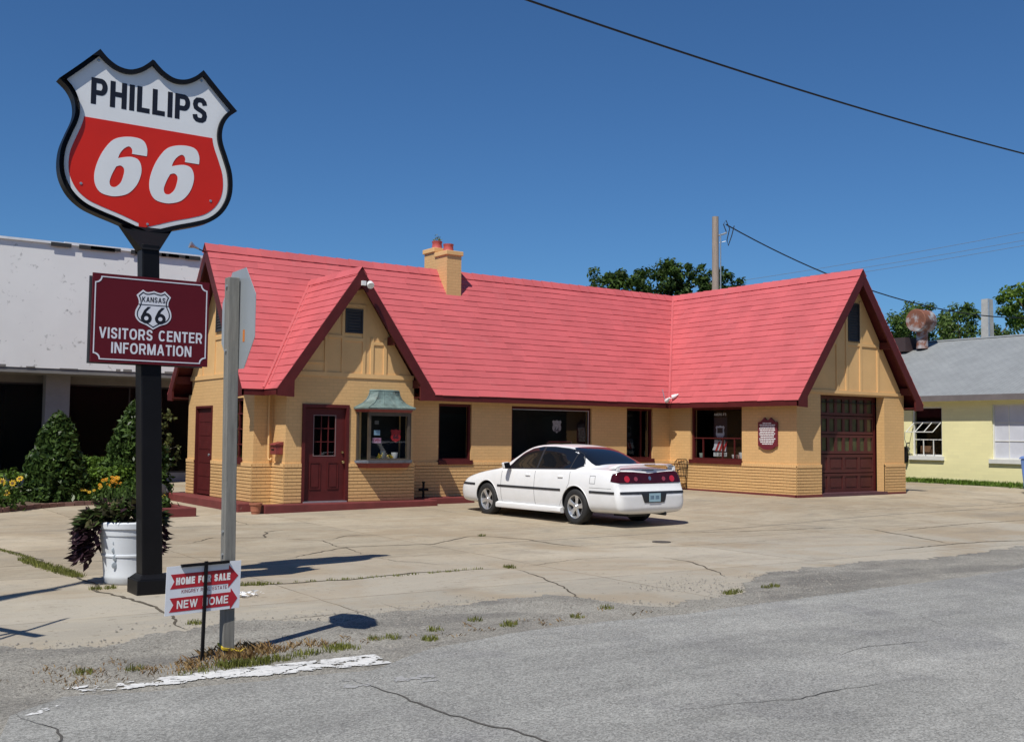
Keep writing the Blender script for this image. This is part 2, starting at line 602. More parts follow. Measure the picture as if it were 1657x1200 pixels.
# ================================================================ ground
def groundmat(name, c1, c2, speck=None, sscale=120, bmp=.4, big=.35, blot=None, apron=None, slabs=False, streak=False):
    m, nt, p = newmat(name)
    co = coords(nt)
    a = noise_tex(nt, co, big, 8, .62, .2)
    c = ramp(nt, a, [(.32, c1), (.68, c2)])
    b = noise_tex(nt, co, 2.2, 8, .75)
    c = mixc(nt, 1.0, c, ramp(nt, b, [(.3, .84), (.7, 1.10)]), 'MULTIPLY')
    if blot:
        f = ramp(nt, noise_tex(nt, co, .8, 9, .7, .5), [(.52, 0), (.66, .8)])
        c = mixc(nt, f, c, blot)
        f = ramp(nt, noise_tex(nt, co, 3.7, 9, .75, .4), [(.60, 0), (.74, .5)])
        c = mixc(nt, f, c, scl(blot, .78))
    if apron:
        sx = nt.nodes.new('ShaderNodeSeparateXYZ')
        nt.links.new(co, sx.inputs[0])
        ma = nt.nodes.new('ShaderNodeMath')
        ma.operation = 'MULTIPLY_ADD'
        nt.links.new(noise_tex(nt, co, .5, 7, .65), ma.inputs[0])
        ma.inputs[1].default_value = 5.0
        nt.links.new(sx.outputs[1], ma.inputs[2])
        mr = nt.nodes.new('ShaderNodeMapRange')
        mr.inputs['From Min'].default_value = 8.0
        mr.inputs['From Max'].default_value = 11.0
        mr.inputs['To Min'].default_value = .72
        mr.inputs['To Max'].default_value = 0
        nt.links.new(ma.outputs[0], mr.inputs['Value'])
        c = mixc(nt, mr.outputs[0], c, apron)
    if slabs:
        br = nt.nodes.new('ShaderNodeTexBrick')
        mp = nt.nodes.new('ShaderNodeMapping')
        mp.inputs['Location'].default_value = (.4, 1.15, 0)
        mp.inputs['Rotation'].default_value = (0, 0, math.radians(1.5))
        nt.links.new(co, mp.inputs[0])
        ds = nt.nodes.new('ShaderNodeVectorMath')
        ds.operation = 'ADD'
        nz = nt.nodes.new('ShaderNodeTexNoise')
        nz.inputs['Scale'].default_value = 3.0
        nt.links.new(co, nz.inputs['Vector'])
        sv = nt.nodes.new('ShaderNodeVectorMath')
        sv.operation = 'SCALE'
        sv.inputs['Scale'].default_value = .05
        nt.links.new(nz.outputs['Color'], sv.inputs[0])
        nt.links.new(mp.outputs[0], ds.inputs[0])
        nt.links.new(sv.outputs[0], ds.inputs[1])
        nt.links.new(ds.outputs[0], br.inputs['Vector'])
        for k, v in (('Scale', 1), ('Brick Width', 3.6), ('Row Height', 3.05), ('Mortar Size', .011), ('Mortar Smooth', .3)):
            br.inputs[k].default_value = v
        br.offset = 0
        br.inputs['Color1'].default_value = (.86, .86, .85, 1)
        br.inputs['Color2'].default_value = (1.12, 1.10, 1.07, 1)
        br.inputs['Mortar'].default_value = (.36, .33, .28, 1)
        c = mixc(nt, ramp(nt, noise_tex(nt, co, 1.3, 5), [(.3, .45), (.55, 1)]), c, mixc(nt, 1.0, c, br.outputs['Color'], 'MULTIPLY'))
        # tyre-dark drips and pale scuffs
        f = ramp(nt, noise_tex(nt, coords(nt, 'Object', (.5, 2.2, 1)), 2.6, 8, .72), [(.50, 0), (.68, .6)])
        c = mixc(nt, f, c, (.45, .395, .30))
        f = ramp(nt, noise_tex(nt, co, .42, 7, .6, .6), [(.50, 0), (.64, .65)])
        c = mixc(nt, f, c, (.315, .245, .16))
        f = ramp(nt, noise_tex(nt, coords(nt, 'Object', (.45, 1.1, 1)), .75, 8, .7, .4), [(.55, 0), (.68, .6)])
        c = mixc(nt, f, c, (.235, .205, .16))
        f = ramp(nt, noise_tex(nt, co, 13, 5, .6), [(.60, 0), (.70, .6)])
        c = mixc(nt, f, c, (.20, .175, .13))
    if name == 'loose_gravel':
        f = ramp(nt, noise_tex(nt, coords(nt, 'Object', (.35, .9, 1)), 1.1, 6, .6), [(.50, 0), (.62, .55)])
        c = mixc(nt, f, c, (.13, .125, .115))
    if streak:
        f = noise_tex(nt, coords(nt, 'Object', (.12, .9, 1)), 1.6, 7, .65)
        c = mixc(nt, 1.0, c, ramp(nt, f, [(.32, .80), (.66, 1.16)]), 'MULTIPLY')
        f = ramp(nt, noise_tex(nt, co, 5.5, 6, .65), [(.63, 0), (.72, .35)])
        c = mixc(nt, f, c, (.12, .12, .118))
    h = noise_tex(nt, co, sscale, 3, .7)
    if speck:
        vo = nt.nodes.new('ShaderNodeTexVoronoi')
        vo.inputs['Scale'].default_value = sscale
        nt.links.new(co, vo.inputs['Vector'])
        sp = nt.nodes.new('ShaderNodeSeparateColor')
        nt.links.new(vo.outputs['Color'], sp.inputs[0])
        k = ramp(nt, sp.outputs[0], [(0, speck[0]), (.5, 1.0), (1, speck[1])])
        c = mixc(nt, 1.0, c, k, 'MULTIPLY')
        h = vo.outputs['Distance']
    else:
        k = ramp(nt, h, [(.25, .86), (.75, 1.1)])
        c = mixc(nt, 1.0, c, k, 'MULTIPLY')
    nt.links.new(c, p.inputs['Base Color'])
    p.inputs['Roughness'].default_value = .88
    p.inputs['Specular IOR Level'].default_value = .25
    bump(nt, p, h, bmp, .008)
    return m


M['concrete'] = groundmat('old_concrete', (.335, .272, .19), (.45, .395, .30), None, 70, .35, .22, blot=(.285, .255, .20), apron=(.385, .362, .31), slabs=True)
M['asphalt'] = groundmat('worn_asphalt', (.255, .255, .238), (.305, .302, .28), (.62, 1.42), 95, .5, .25, blot=(.215, .213, .205), streak=True)
M['gravel'] = groundmat('loose_gravel', (.25, .237, .205), (.32, .305, .265), (.6, 1.45), 95, .9, .7, blot=(.185, .175, .155))
M['soil'] = groundmat('bed_soil', (.10, .075, .05), (.15, .11, .075), None, 40, .8)
M['lawn'] = groundmat('rough_grass_ground', (.07, .10, .025), (.12, .14, .045), None, 30, .8)
M['crack'] = mat('crack_dirt', (.085, .07, .048), .95, .35, 6)
M['roadpaint'] = mat('worn_road_paint', (.62, .62, .60), .8, .14, 9, .3, 70, stain=(.33, .33, .32), sscale=14, sthr=.54)

CONC = [(-40, 3.6), (-6, 3.7), (0.19, 3.95), (0.55, 3.55), (0.97, 3.56), (1.52, 3.92), (2.21, 4.03), (2.79, 3.75), (3.57, 3.8), (4.48, 3.91),
        (5.44, 3.98), (5.62, 3.6), (5.75, 2.95), (6.0, 2.72), (7.21, 2.93), (8.72, 3.95), (11.13, 4.23), (12.1, 3.94),
        (15.08, 4.22), (40, 4.3), (200, 4.3)]
ASPH = [(-200, 1.0), (-40, 1.0), (-6, 1.1), (-.28, 1.2), (-.15, 1.66), (0.21, 1.95), (0.94, 1.80), (2.19, 1.65), (2.96, 2.09), (4.09, 2.34),
        (5.04, 2.31), (5.76, 2.26), (7.12, 2.33), (8.71, 2.41), (10.69, 2.47), (12.27, 2.62), (40, 2.9), (200, 3)]


def rough_line(pts, step=.06, amp=.05, seed=0):
    out = []
    for (a, b) in zip(pts, pts[1:]):
        L = math.hypot(b[0] - a[0], b[1] - a[1])
        n = max(1, int(L / (step if L < 12 else 2)))
        for k in range(n):
            t = k / n
            x, y = a[0] + (b[0] - a[0]) * t, a[1] + (b[1] - a[1]) * t
            d = amp * (noise.noise((x * 2.1 + seed, y * 2.1, seed)) + .6 * noise.noise((x * 8 + seed, y * 8, 3 + seed)) + .4 * noise.noise((x * 25, y * 25, seed)))
            out.append((x, y + d))
    out.append(pts[-1])
    return out


def grid_sheet(name, xs, ys, dz, m, kind='structure'):
    mb = MB()
    nx, ny = len(xs), len(ys)
    mb.v = [(x, y, G(x, y) + dz) for y in ys for x in xs]
    mb.f = [(j * nx + i, j * nx + i + 1, (j + 1) * nx + i + 1, (j + 1) * nx + i) for j in range(ny - 1) for i in range(nx - 1)]
    mb.m = [0] * len(mb.f)
    return tag(mb.build(name, m, smooth=True, recalc=False), kind=kind)


def rng(a, b, s):
    n = int(round((b - a) / s))
    return [a + (b - a) * i / n for i in range(n + 1)]


grid_sheet('ground', [-1500, -600, -200, -100, -60] + rng(-40, 60, 2) + [75, 90, 150, 300, 700, 1500],
           [-1500, -500, -150, -60] + rng(-40, 60, 2) + [75, 90, 120, 200, 400, 800, 1500], -.03, M['lawn'])
grid_sheet('concrete_lot', rng(-40, 29.2, .4), rng(1.0, 34, .4), 0, M['concrete'])

gv = MB()
line = rough_line(CONC, .03, .17, 5)
for a, b in zip(line, line[1:]):
    gv.poly([(a[0], 0.6, -.196), (b[0], 0.6, -.196), (b[0], b[1], G(*b) + .004), (a[0], a[1], G(*a) + .004)])
tag(gv.build('gravel_shoulder', M['gravel'], recalc=False), kind='structure')
rd = MB()
line = rough_line(ASPH, .05, .035, 11)
for a, b in zip(line, line[1:]):
    rd.poly([(a[0], -30, -.192), (b[0], -30, -.192), (b[0], b[1], -.192), (a[0], a[1], -.192)])
tag(rd.build('road', M['asphalt'], recalc=False), kind='structure')


def ribbon(mb, pts, w, dz, seed=0, jit=.035):
    line = []
    for a, b in zip(pts, pts[1:]):
        L = math.hypot(b[0] - a[0], b[1] - a[1])
        n = max(2, int(L / .07))
        for k in range(n):
            line.append((a[0] + (b[0] - a[0]) * k / n, a[1] + (b[1] - a[1]) * k / n))
    line.append(pts[-1])
    vs = []
    n = len(line)
    for i, (x, y) in enumerate(line):
        a, b = line[max(i - 1, 0)], line[min(i + 1, n - 1)]
        d = V((b[0] - a[0], b[1] - a[1])).normalized()
        nn = V((-d.y, d.x))
        o = jit * (noise.noise((x * 2.3, y * 2.3, seed)) * 1.6 + noise.noise((x * 9, y * 9, seed + 7)))
        e = min(1, (i + .2) / 12, (n - .8 - i) / 12)
        ww = max(.002, w * (.55 + .9 * abs(noise.noise((x * 4, y * 4, seed + 3)))) * e)
        for sgn in (-1, 1):
            q = V((x, y)) + nn * (o + sgn * ww * .5)
            vs.append((q.x, q.y, G(q.x, q.y) + dz))
    mb.add(vs, [(2 * i, 2 * i + 1, 2 * i + 3, 2 * i + 2) for i in range(n - 1)])


CR = [([(1.35, 13.2), (1.47, 11.45), (1.64, 9.86), (1.67, 7.72), (1.66, 6.86), (1.57, 6.64), (1.77, 5.09), (1.61, 3.86)], .05),
      ([(1.8, 6.35), (2.97, 6.25), (3.38, 6.12), (4.19, 6.07), (5.1, 6.22), (5.91, 6.14), (6.41, 5.99)], .05),
      ([(6.41, 5.99), (6.25, 5.06), (5.87, 4.1), (5.46, 3.32)], .03),
      ([(5.55, 8.08), (5.56, 7.4), (6.01, 6.59)], .022), ([(4.39, 8.31), (5.8, 9.35), (7.15, 9.11), (8.29, 9.83), (8.55, 9.68), (8.84, 9.04), (8.81, 8.18), (8.86, 7.33)], .035),
      ([(5.33, 11.25), (5.88, 10.37), (5.55, 8.08)], .022), ([(9.0, 6.13), (8.92, 5.32), (8.17, 3.94)], .035),
      ([(11.67, 8.73), (13.68, 8.14), (15.66, 7.78)], .03), ([(15.58, 7.72), (15.22, 6.53), (14.49, 5.1)], .05),
      ([(15.49, 6.98), (18.16, 7.21), (22.24, 7.17)], .03), ([(3.64, 13.93), (5.3, 13.74), (8, 13.5)], .022),
      ([(-1, 15.5), (2.15, 15.41), (3.6, 15.45)], .025), ([(3.74, 4.35), (3.67, 3.9), (3.45, 3.8)], .02),
      ([(2.05, 3.98), (3.03, 3.95), (3.59, 4.05)], .018), ([(8.86, 7.33), (10.5, 7.0), (13, 6.9)], .016),
      ([(-1, 9.4), (1.6, 9.2), (3.2, 9.35), (4.39, 8.31)], .018), ([(6, 13.4), (6.1, 15.2)], .02), ([(3.9, 10.9), (4.6, 11.6), (5.33, 11.25), (5.7, 12.2), (6.4, 12.6)], .035), ([(5.88, 10.37), (6.6, 10.9), (7.6, 10.8)], .03), ([(9.0, 6.13), (7.9, 6.4), (6.41, 5.99)], .016), ([(14.5, 9.9), (15.7, 7.78)], .018),
      ([(17, 9.8), (20.5, 9.4), (26, 9.3)], .02), ([(22.5, 6), (23.5, 9.3), (24.6, 12)], .02), ([(12.5, 5), (15.4, 5.05), (16.8, 4.6)], .05)]
ck = MB()
for i, (p, w) in enumerate(CR):
    ribbon(ck, p, w, .004, i * 3.7)
tag(ck.build('concrete_cracks', M['crack'], recalc=False), kind='structure')
ck = MB()
for i, (p, w) in enumerate([([(1.9, 1.5), (1.99, .92), (2.01, .36), (2.07, -.08), (2.17, -.5), (2.3, -1.4)], .028), ([(5.45, .54), (5.5, .23), (6.12, .28), (6.84, .15)], .014),
                            ([(7.7, 1.09), (7.34, .53), (7.29, .2)], .016), ([(.5, -.2), (.52, -.8), (.9, -1.3)], .02), ([(3.1, -.3), (4.1, -.55), (5.2, -.6)], .012),
                            ([(-.1, 1.7), (.0, 1.2), (-.15, .6), (-.1, -.4)], .025)]):
    ribbon(ck, p, w, .012, 50 + i)
tag(ck.build('asphalt_cracks', mat('crack_in_asphalt', (.075, .07, .062), .95, .3, 6), recalc=False), kind='structure')
# thin stains where oil has soaked in
M['oil'] = mat('oil_stained_concrete', (.20, .175, .14), .8, .2, 5)


def flakes(mb, quad, thr, seed, cell=.009):
    """paint left on the road: small cells of the stripe, with the worn-off ones missing"""
    A, B, Cc, D = [V(q) for q in quad]
    nu = int((B - A).length / cell)
    nv = int((D - A).length / cell)
    for i in range(nu):
        for j in range(nv):
            u, v = (i + .5) / nu, (j + .5) / nv
            q = (A * (1 - u) + B * u) * (1 - v) + (D * (1 - u) + Cc * u) * v
            edge = min(v, 1 - v, u * 3, (1 - u) * 3, .22)
            q = q + V((noise.noise((i * .31, j * .31, seed)), noise.noise((i * .31, j * .31, seed + 9)))) * .03
            n = noise.noise((q.x * 2.2, q.y * 5, seed)) + .7 * noise.noise((q.x * 7, q.y * 14, seed)) + .45 * noise.noise((q.x * 26, q.y * 30, seed))
            if abs(noise.noise((q.x * 2.2, q.y * 5, seed + 20))) < .022 and u < .97:
                continue
            if n > thr(u) - edge * 3.2:
                vs = []
                for du, dv in ((0, 0), (1, 0), (1, 1), (0, 1)):
                    uu, vv = (i + du) / nu, (j + dv) / nv
                    p = (A * (1 - uu) + B * uu) * (1 - vv) + (D * (1 - uu) + Cc * uu) * vv
                    vs.append((p.x, p.y, -.188))
                mb.poly(vs)


wl = MB()
flakes(wl, [(.20, 1.98), (2.42, 1.76), (2.46, 2.11), (.22, 2.24)], lambda u: .88 - 1.6 * min(u, .6), 2)
flakes(wl, [(-.05, 1.55), (.28, 1.85), (.22, 1.92), (-.1, 1.6)], lambda u: .75, 4)
tag(wl.build('road_marking', M['roadpaint'], recalc=False), kind='structure')
wl = MB()
flakes(wl, [(1.70, 1.12), (2.40, 1.08), (2.58, 1.36), (1.85, 1.52)], lambda u: .78, 7)
M['fadedpaint'] = mat('faded_road_paint', (.33, .33, .32), .8, .15, 7, .3, 70)
tag(wl.build('faded_road_marking', M['fadedpaint'], recalc=False), kind='structure')

# manhole-like iron lid far out on the lot
mh = MB().lathe([(.0, .0), (.13, .0), (.15, .006), (.15, -.02)], (10.47, 7.6, G(10.47, 7.6) + .004), 28, cap=False)
tag(mh.build('drain_cover', mat('cast_iron', (.07, .06, .05), .7, .2, 9)), 'small round iron drain cover set in the concrete behind the white car', 'drain cover')


# ---- grass, pebbles
def blades(mb, x, y, n, r, h, lean=.5, w=.004, dz=0):
    for _ in range(n):
        a = rnd.uniform(0, 6.283)
        d = r * math.sqrt(rnd.random())
        px, py = x + d * math.cos(a), y + d * math.sin(a)
        pz = G(px, py) + dz
        b = rnd.uniform(0, 6.283)
        hh = h * rnd.uniform(.45, 1.15)
        l = lean * hh * rnd.uniform(.3, 1.2)
        tx, ty = math.cos(b), math.sin(b)
        mb.poly([(px - ty * w, py + tx * w, pz), (px + ty * w, py - tx * w, pz),
                 (px + tx * l * .4 + ty * w * .7, py + ty * l * .4 - tx * w * .7, pz + hh * .65), (px + tx * l, py + ty * l, pz + hh)])


M['grass'] = leafmat('green_weeds', (.10, .115, .022), (.26, .27, .07), .6)
M['drygrass'] = leafmat('dry_grass', (.16, .085, .035), (.36, .25, .11), .75)
gr = MB()
for p in [(7.25, 3.01), (7.35, 3.05), (7.15, 2.98), (8.0, 3.12), (7.9, 3.1), (6.48, 6.09), (6.44, 6.03), (4.81, 2.64), (3.1, 2.42), (3.15, 2.4), (2.77, 2.66), (4.13, 2.67),
          (4.05, 2.6), (3.94, 2.98), (2.05, 2.38), (2.39, 2.44), (2.9, 2.62), (3.4, 2.75), (1.74, 6.7), (1.6, 6.7), (8.52, 9.82), (3.23, 6.15), (3.1, 6.2), (3.0, 6.22), (5.4, 2.9), (1.75, 4.13), (.5, 2.6), (.78, 2.54)]:
    blades(gr, p[0] + rnd.uniform(-.04, .04), p[1], 60, .07, .045)
for k in range(60):
    t = k / 59
    blades(gr, 1.47 + .2 * t + rnd.uniform(-.02, .02), 9.9 - 2.1 * t, 26, .07 + .05 * math.sin(3.1 * t), .05)
    if k % 2:
        blades(gr, 1.40 + .2 * t, 11.6 - 1.7 * t, 12, .045, .035)
for k in range(34):
    blades(gr, 2.9 + 3.1 * k / 33 + rnd.uniform(-.08, .08), 6.22 - .14 * math.sin(2.6 * k / 33), rnd.randint(4, 22), .05, .03)
for k in range(34):     # fringe round the post and along the paint
    t = rnd.random()
    blades(gr, 1.0 + 1.5 * t, 2.16 + .30 * t + rnd.uniform(-.06, .10), 16, .06, .05)
for k in range(16):
    blades(gr, 1.36 + .3 * rnd.random(), 2.24 + .1 * rnd.random(), 22, .06, .06)
tag(gr.build('grass', M['grass'], recalc=False, uv=False), kind='stuff')
dg = MB()
for k in range(70):
    t = rnd.random()
    blades(dg, .85 + 1.45 * t, 2.35 + .35 * t + rnd.uniform(-.12, .17), 10, .09, .045, 1.1)
for k in range(30):
    blades(dg, rnd.uniform(1.35, 1.85), rnd.uniform(2.45, 2.85), 12, .07, .07, 1.0)
for k in range(26):
    blades(dg, rnd.uniform(-.1, 1), rnd.uniform(2.2, 2.9), 10, .08, .03, 1.5)
for k in range(24):
    blades(dg, rnd.uniform(2.3, 5.6), rnd.uniform(2.4, 2.95), 8, .06, .03, 1.5)
tag(dg.build('dry_grass', M['drygrass'], recalc=False, uv=False), kind='stuff')
pb = MB()
for k in range(9000):
    x = rnd.uniform(-1.2, 9.5)
    y = rnd.uniform(1.95, 4.0) + .22 * rnd.gauss(0, 1)
    if noise.noise((x * .9, y * 1.4, 4)) < -.12:
        continue
    r = rnd.choice((.004, .005, .006, .008, .012))
    z = G(x, y) + .005
    q = [(x + r * rnd.uniform(.6, 1.3) * math.cos(a), y + r * rnd.uniform(.6, 1.3) * math.sin(a), z) for a in (0, 1.3, 2.6, 3.9, 5.1)]
    pb.add(q + [(x + rnd.uniform(-r, r) * .4, y + rnd.uniform(-r, r) * .4, z + r * rnd.uniform(.5, .9))], [(i, (i + 1) % 5, 5) for i in range(5)])
tag(pb.build('loose_stones', mat('loose_stones', (.30, .28, .245), .85, .2, 8, island=.55), recalc=False, uv=False), kind='stuff')
# a crumpled scrap of white paper by the sign
pp = MB()
for k in range(26):
    x, y = 2.72 + rnd.gauss(0, .07), 5.42 + rnd.gauss(0, .05)
    z = G(x, y) + .006 + rnd.random() * .03
    pp.poly([(x + rnd.uniform(-.05, .05), y + rnd.uniform(-.05, .05), z + rnd.uniform(-.004, .02)) for _ in range(4)])
tag(pp.build('paper_scrap', M['white'], recalc=False), 'crumpled white paper scrap lying on concrete right of the sale sign', 'litter')
# ================================================================ the station
XL, XR, H, YR, YF, ZR, ZE = 6.88, 21.507, 2.486, 19.008, 12.054, 5.761, 2.40
XE, YE = XR - H, YR - H
WY, WX, WF = YE + .353, XE + .353, YF + .353            # front wall, wing side wall, wing front wall
WL, WB, WR = 7.30, YR + H - .353, XR + H - .353         # left gable wall, back wall, far side wall
BX, BW, BY, BZ = 9.274, 1.896, 15.835, 5.077            # bay roof: ridge x, half width, front, ridge height
BWALL = BY + .353
BL, BR = 7.735, 10.82
ST = thing('gas_station', 'tan painted brick cottage filling station with steep red shingle roof and maroon trim', 'gas station', (14, 16.5, -.1))


def fy(Y, sgn=1):
    return lambda u, v, d: (u, Y + d * sgn, v)


def fx(X, sgn=1):
    return lambda u, v, d: (X + d * sgn, u, v)


def bxf(mb, fn, u0, u1, v0, v1, d0, d1, mi=0):
    return mb.hexa([fn(u0, v0, d0), fn(u1, v0, d0), fn(u1, v1, d0), fn(u0, v1, d0)],
                   [fn(u0, v0, d1), fn(u1, v0, d1), fn(u1, v1, d1), fn(u0, v1, d1)], mi)


def ring(mb, fn, u0, u1, v0, v1, w, d0, d1, wb=None, mi=0):
    wb = w if wb is None else wb
    bxf(mb, fn, u0, u0 + w, v0, v1, d0, d1, mi)
    bxf(mb, fn, u1 - w, u1, v0, v1, d0, d1, mi)
    bxf(mb, fn, u0 + w, u1 - w, v1 - w, v1, d0, d1, mi)
    bxf(mb, fn, u0 + w, u1 - w, v0, v0 + wb, d0, d1, mi)


def holed_wall(mb, fn, u0, u1, v0, v1, holes=(), th=.24, rev=0):
    us = sorted({u0, u1} | {h[0] for h in holes} | {h[1] for h in holes})
    vs = sorted({v0, v1} | {h[2] for h in holes} | {h[3] for h in holes})
    def solid(i, j):
        if i < 0 or j < 0 or i >= len(us) - 1 or j >= len(vs) - 1:
            return False
        a, b = (us[i] + us[i + 1]) / 2, (vs[j] + vs[j + 1]) / 2
        return not any(h[0] < a < h[1] and h[2] < b < h[3] for h in holes)
    for i in range(len(us) - 1):
        for j in range(len(vs) - 1):
            if not solid(i, j):
                continue
            a, b, c, d = us[i], us[i + 1], vs[j], vs[j + 1]
            for dd, mi in ((0, 0), (th, 1)):
                mb.poly([fn(a, c, dd), fn(b, c, dd), fn(b, d, dd), fn(a, d, dd)], mi)
            for (di, dj, p, q) in ((-1, 0, (a, c), (a, d)), (1, 0, (b, c), (b, d)), (0, -1, (a, c), (b, c)), (0, 1, (a, d), (b, d))):
                if not solid(i + di, j + dj):
                    mb.poly([fn(*p, 0), fn(*q, 0), fn(*q, th), fn(*p, th)], rev if 0 <= i + di < len(us) - 1 and 0 <= j + dj < len(vs) - 1 else 0)


def wall(fn, u0, u1, v0, v1, holes=(), gable=None, th=.24, rev=0):
    mb = MB()
    holed_wall(mb, fn, u0, u1, v0, v1, holes, th, rev)
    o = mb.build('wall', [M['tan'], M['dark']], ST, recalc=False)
    if gable:
        g = MB()
        g.prism(gable, fn, .004, th - .004)
        g.build('gable', M['stucco'], ST)
    return o


sl_main = (ZR - ZE) / H
zw = ZE - .02
wall(fy(WY), WL, WX, -.5, zw, [(7.95, 10.6, -.02, 2.2), (11.9, 12.83, .84, 2.22), (14.02, 16.58, .84, 2.21), (17.8, 18.74, .86, 2.25)])
wall(fx(WL), WY + .24, WB - .24, -.5, 2.72, [(19.43, 20.55, -.02, 2.09), (17.5, 18.3, .86, 2.24)],
     [(WY + .05, 2.72), (WB - .05, 2.72), (YR + .02, ZR - .1), (YR - .02, ZR - .1)])
wall(fy(WB, -1), WL, WR, -.5, zw)
wall(fx(WX), WF + .24, WY, -.5, zw, [(14.2, 16.06, .84, 2.28)])
wall(fx(WR, -1), WF + .24, WB - .24, -.5, zw)
wall(fy(WF), WX, WR, -.5, 2.62, [(20.26, 22.80, .10, 2.58)],
     [(WX + .06, 2.62), (WR - .06, 2.62), (XR + .02, ZR - .1), (XR - .02, ZR - .1)])
sl_bay = (BZ - ZE) / BW
wall(fy(BWALL), BL, BR, -.5, 2.70, [(8.12, 9.18, .0, 2.09), (9.50, 10.62, .90, 1.97)],
     [(BL + .0, 2.70), (BR - .0, 2.70), (BX + .02, BZ - .1), (BX - .02, BZ - .1)], rev=1)  # reveals take the near-black as well, shade put into the colour
wall(fx(BL), BWALL + .24, WY, -.5, 2.44)
wall(fx(BR, -1), BWALL + .24, WY, -.5, 2.44)
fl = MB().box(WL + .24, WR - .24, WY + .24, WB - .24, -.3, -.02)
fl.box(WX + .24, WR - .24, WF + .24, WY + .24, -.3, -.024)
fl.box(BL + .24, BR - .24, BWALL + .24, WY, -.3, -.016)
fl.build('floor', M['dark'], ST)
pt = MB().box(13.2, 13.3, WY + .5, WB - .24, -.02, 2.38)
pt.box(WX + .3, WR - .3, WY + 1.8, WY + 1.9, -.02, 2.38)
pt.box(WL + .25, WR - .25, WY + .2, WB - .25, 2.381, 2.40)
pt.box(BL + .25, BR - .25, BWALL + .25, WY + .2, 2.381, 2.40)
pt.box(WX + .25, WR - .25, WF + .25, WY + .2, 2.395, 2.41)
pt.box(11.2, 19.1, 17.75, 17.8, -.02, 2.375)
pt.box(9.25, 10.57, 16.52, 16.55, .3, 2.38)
pt.build('added_dark_lining', M['dark'], ST)  # unseen dark sheets added so the rooms look black through the glass


# raked brick plinth with its soldier course
def wainscot(fn, spans, z0, ztop=.845, side=0):
    for (a, b) in spans:
        mb = MB()
        cap = MB()
        k = int(math.floor(z0 / .0735))
        while k * .0735 < ztop - .085:
            bxf(mb, fn, a, b, max(z0, k * .0735 + .013), k * .0735 + .0735 - .004, -.028, .02)
            k += 1
        bxf(mb, fn, a, b, z0, ztop - .085, -.008, .01, 1)
        n = max(1, int((b - a) / .07))
        for i in range(n):
            u0, u1 = a + (b - a) * i / n, a + (b - a) * (i + 1) / n
            e = .003 * rnd.random()
            bxf(cap, fn, u0 + .003, u1 - .003, ztop - .078, ztop + .002 * rnd.random(), -.034 - e, .02)
        bxf(cap, fn, a, b, ztop - .076, ztop - .004, -.026, .02)
        mb.build('plinth', [M['tan_low'], M['mortar']], ST)
        cap.build('soldier_course', M['stucco'], ST)


wainscot(fy(WY), [(WL - .026, BL), (BR, 11.88), (11.88, 12.85), (12.85, 14.0), (14.0, 16.6), (16.6, WX)], -.3, .83)
wainscot(fx(WL), [(WY, 19.40), (20.58, WB)], -.35, .83)
wainscot(fx(WX), [(WF, WY)], -.1, .84)
wainscot(fy(WF), [(WX - .026, 20.26), (22.80, WR + .02)], -.1, .84)
wainscot(fy(BWALL), [(BL - .026, 8.10), (9.20, BR + .026)], -.3, .835)
wainscot(fx(BL), [(BWALL, WY)], -.3, .835)
wainscot(fx(BR, -1), [(BWALL, WY)], -.3, .835)
bxf(bt := MB(), fx(WX), WF - .01, WY, -.2, .105, -.036, .02)
bt.build('base_trim', M['maroon_step'], ST)
bxf(bt := MB(), fy(WF), WX - .036, 20.26, -.2, .105, -.038, .02)
bt.build('base_trim', M['maroon_step'], ST)
bxf(bt := MB(), fy(WF), 22.80, WR, -.2, .105, -.038, .02)
bt.build('base_trim', M['maroon_step'], ST)

# half timbering on the gables
t = MB()
f = fy(BWALL)
bxf(t, f, BL + .02, BR - .02, 2.70, 2.80, -.022, .02)
for u, z1 in ((8.62, 3.75), (9.02, 4.32), (9.53, 4.32), (9.73, 3.60), (10.06, 3.58)):
    bxf(t, f, u - .035, u + .035, 2.80, z1, -.020, .02)
bxf(t, f, 8.66, 8.985, 3.55, 3.62, -.018, .02)
bxf(t, f, 9.055, 9.495, 3.50, 3.58, -.018, .02)
bxf(t, f, 9.77, 10.02, 3.45, 3.52, -.018, .02)
bxf(t, f, 9.055, 9.495, 4.25, 4.32, -.018, .02)
bxf(t, f, 8.05, 8.585, 2.98, 3.02, -.012, .02)
t.build('timber_trim', M['stucco'], ST)
t = MB()
f = fy(WF)
bxf(t, f, WX + .04, WR - .04, 2.62, 2.70, -.022, .02)
for u, z1 in ((20.9, 3.9), (21.28, 5.0), (21.84, 5.0), (22.55, 3.9)):
    bxf(t, f, u - .04, u + .04, 2.70, z1, -.020, .02)
bxf(t, f, 20.3, 20.86, 3.86, 3.94, -.018, .02)
bxf(t, f, 21.32, 21.80, 3.86, 3.94, -.018, .02)
bxf(t, f, 21.88, 22.51, 3.86, 3.94, -.018, .02)
t.build('timber_trim', M['stucco'], ST)
t = MB()
f = fx(WL)
bxf(t, f, WY + .05, WB - .05, 2.72, 2.82, -.022, .02)
bxf(t, f, WY + .10, WY + .18, 2.82, 3.02, -.020, .02)
for u in (17.9, 18.62, 19.38, 20.2):
    bxf(t, f, u - .04, u + .04, 2.82, 3.7 if u in (17.9, 20.2) else 4.6, -.020, .02)
bxf(t, f, 17.94, 18.58, 3.62, 3.70, -.018, .02)
bxf(t, f, 18.66, 19.34, 3.62, 3.70, -.018, .02)
t.build('timber_trim', M['stucco'], ST)


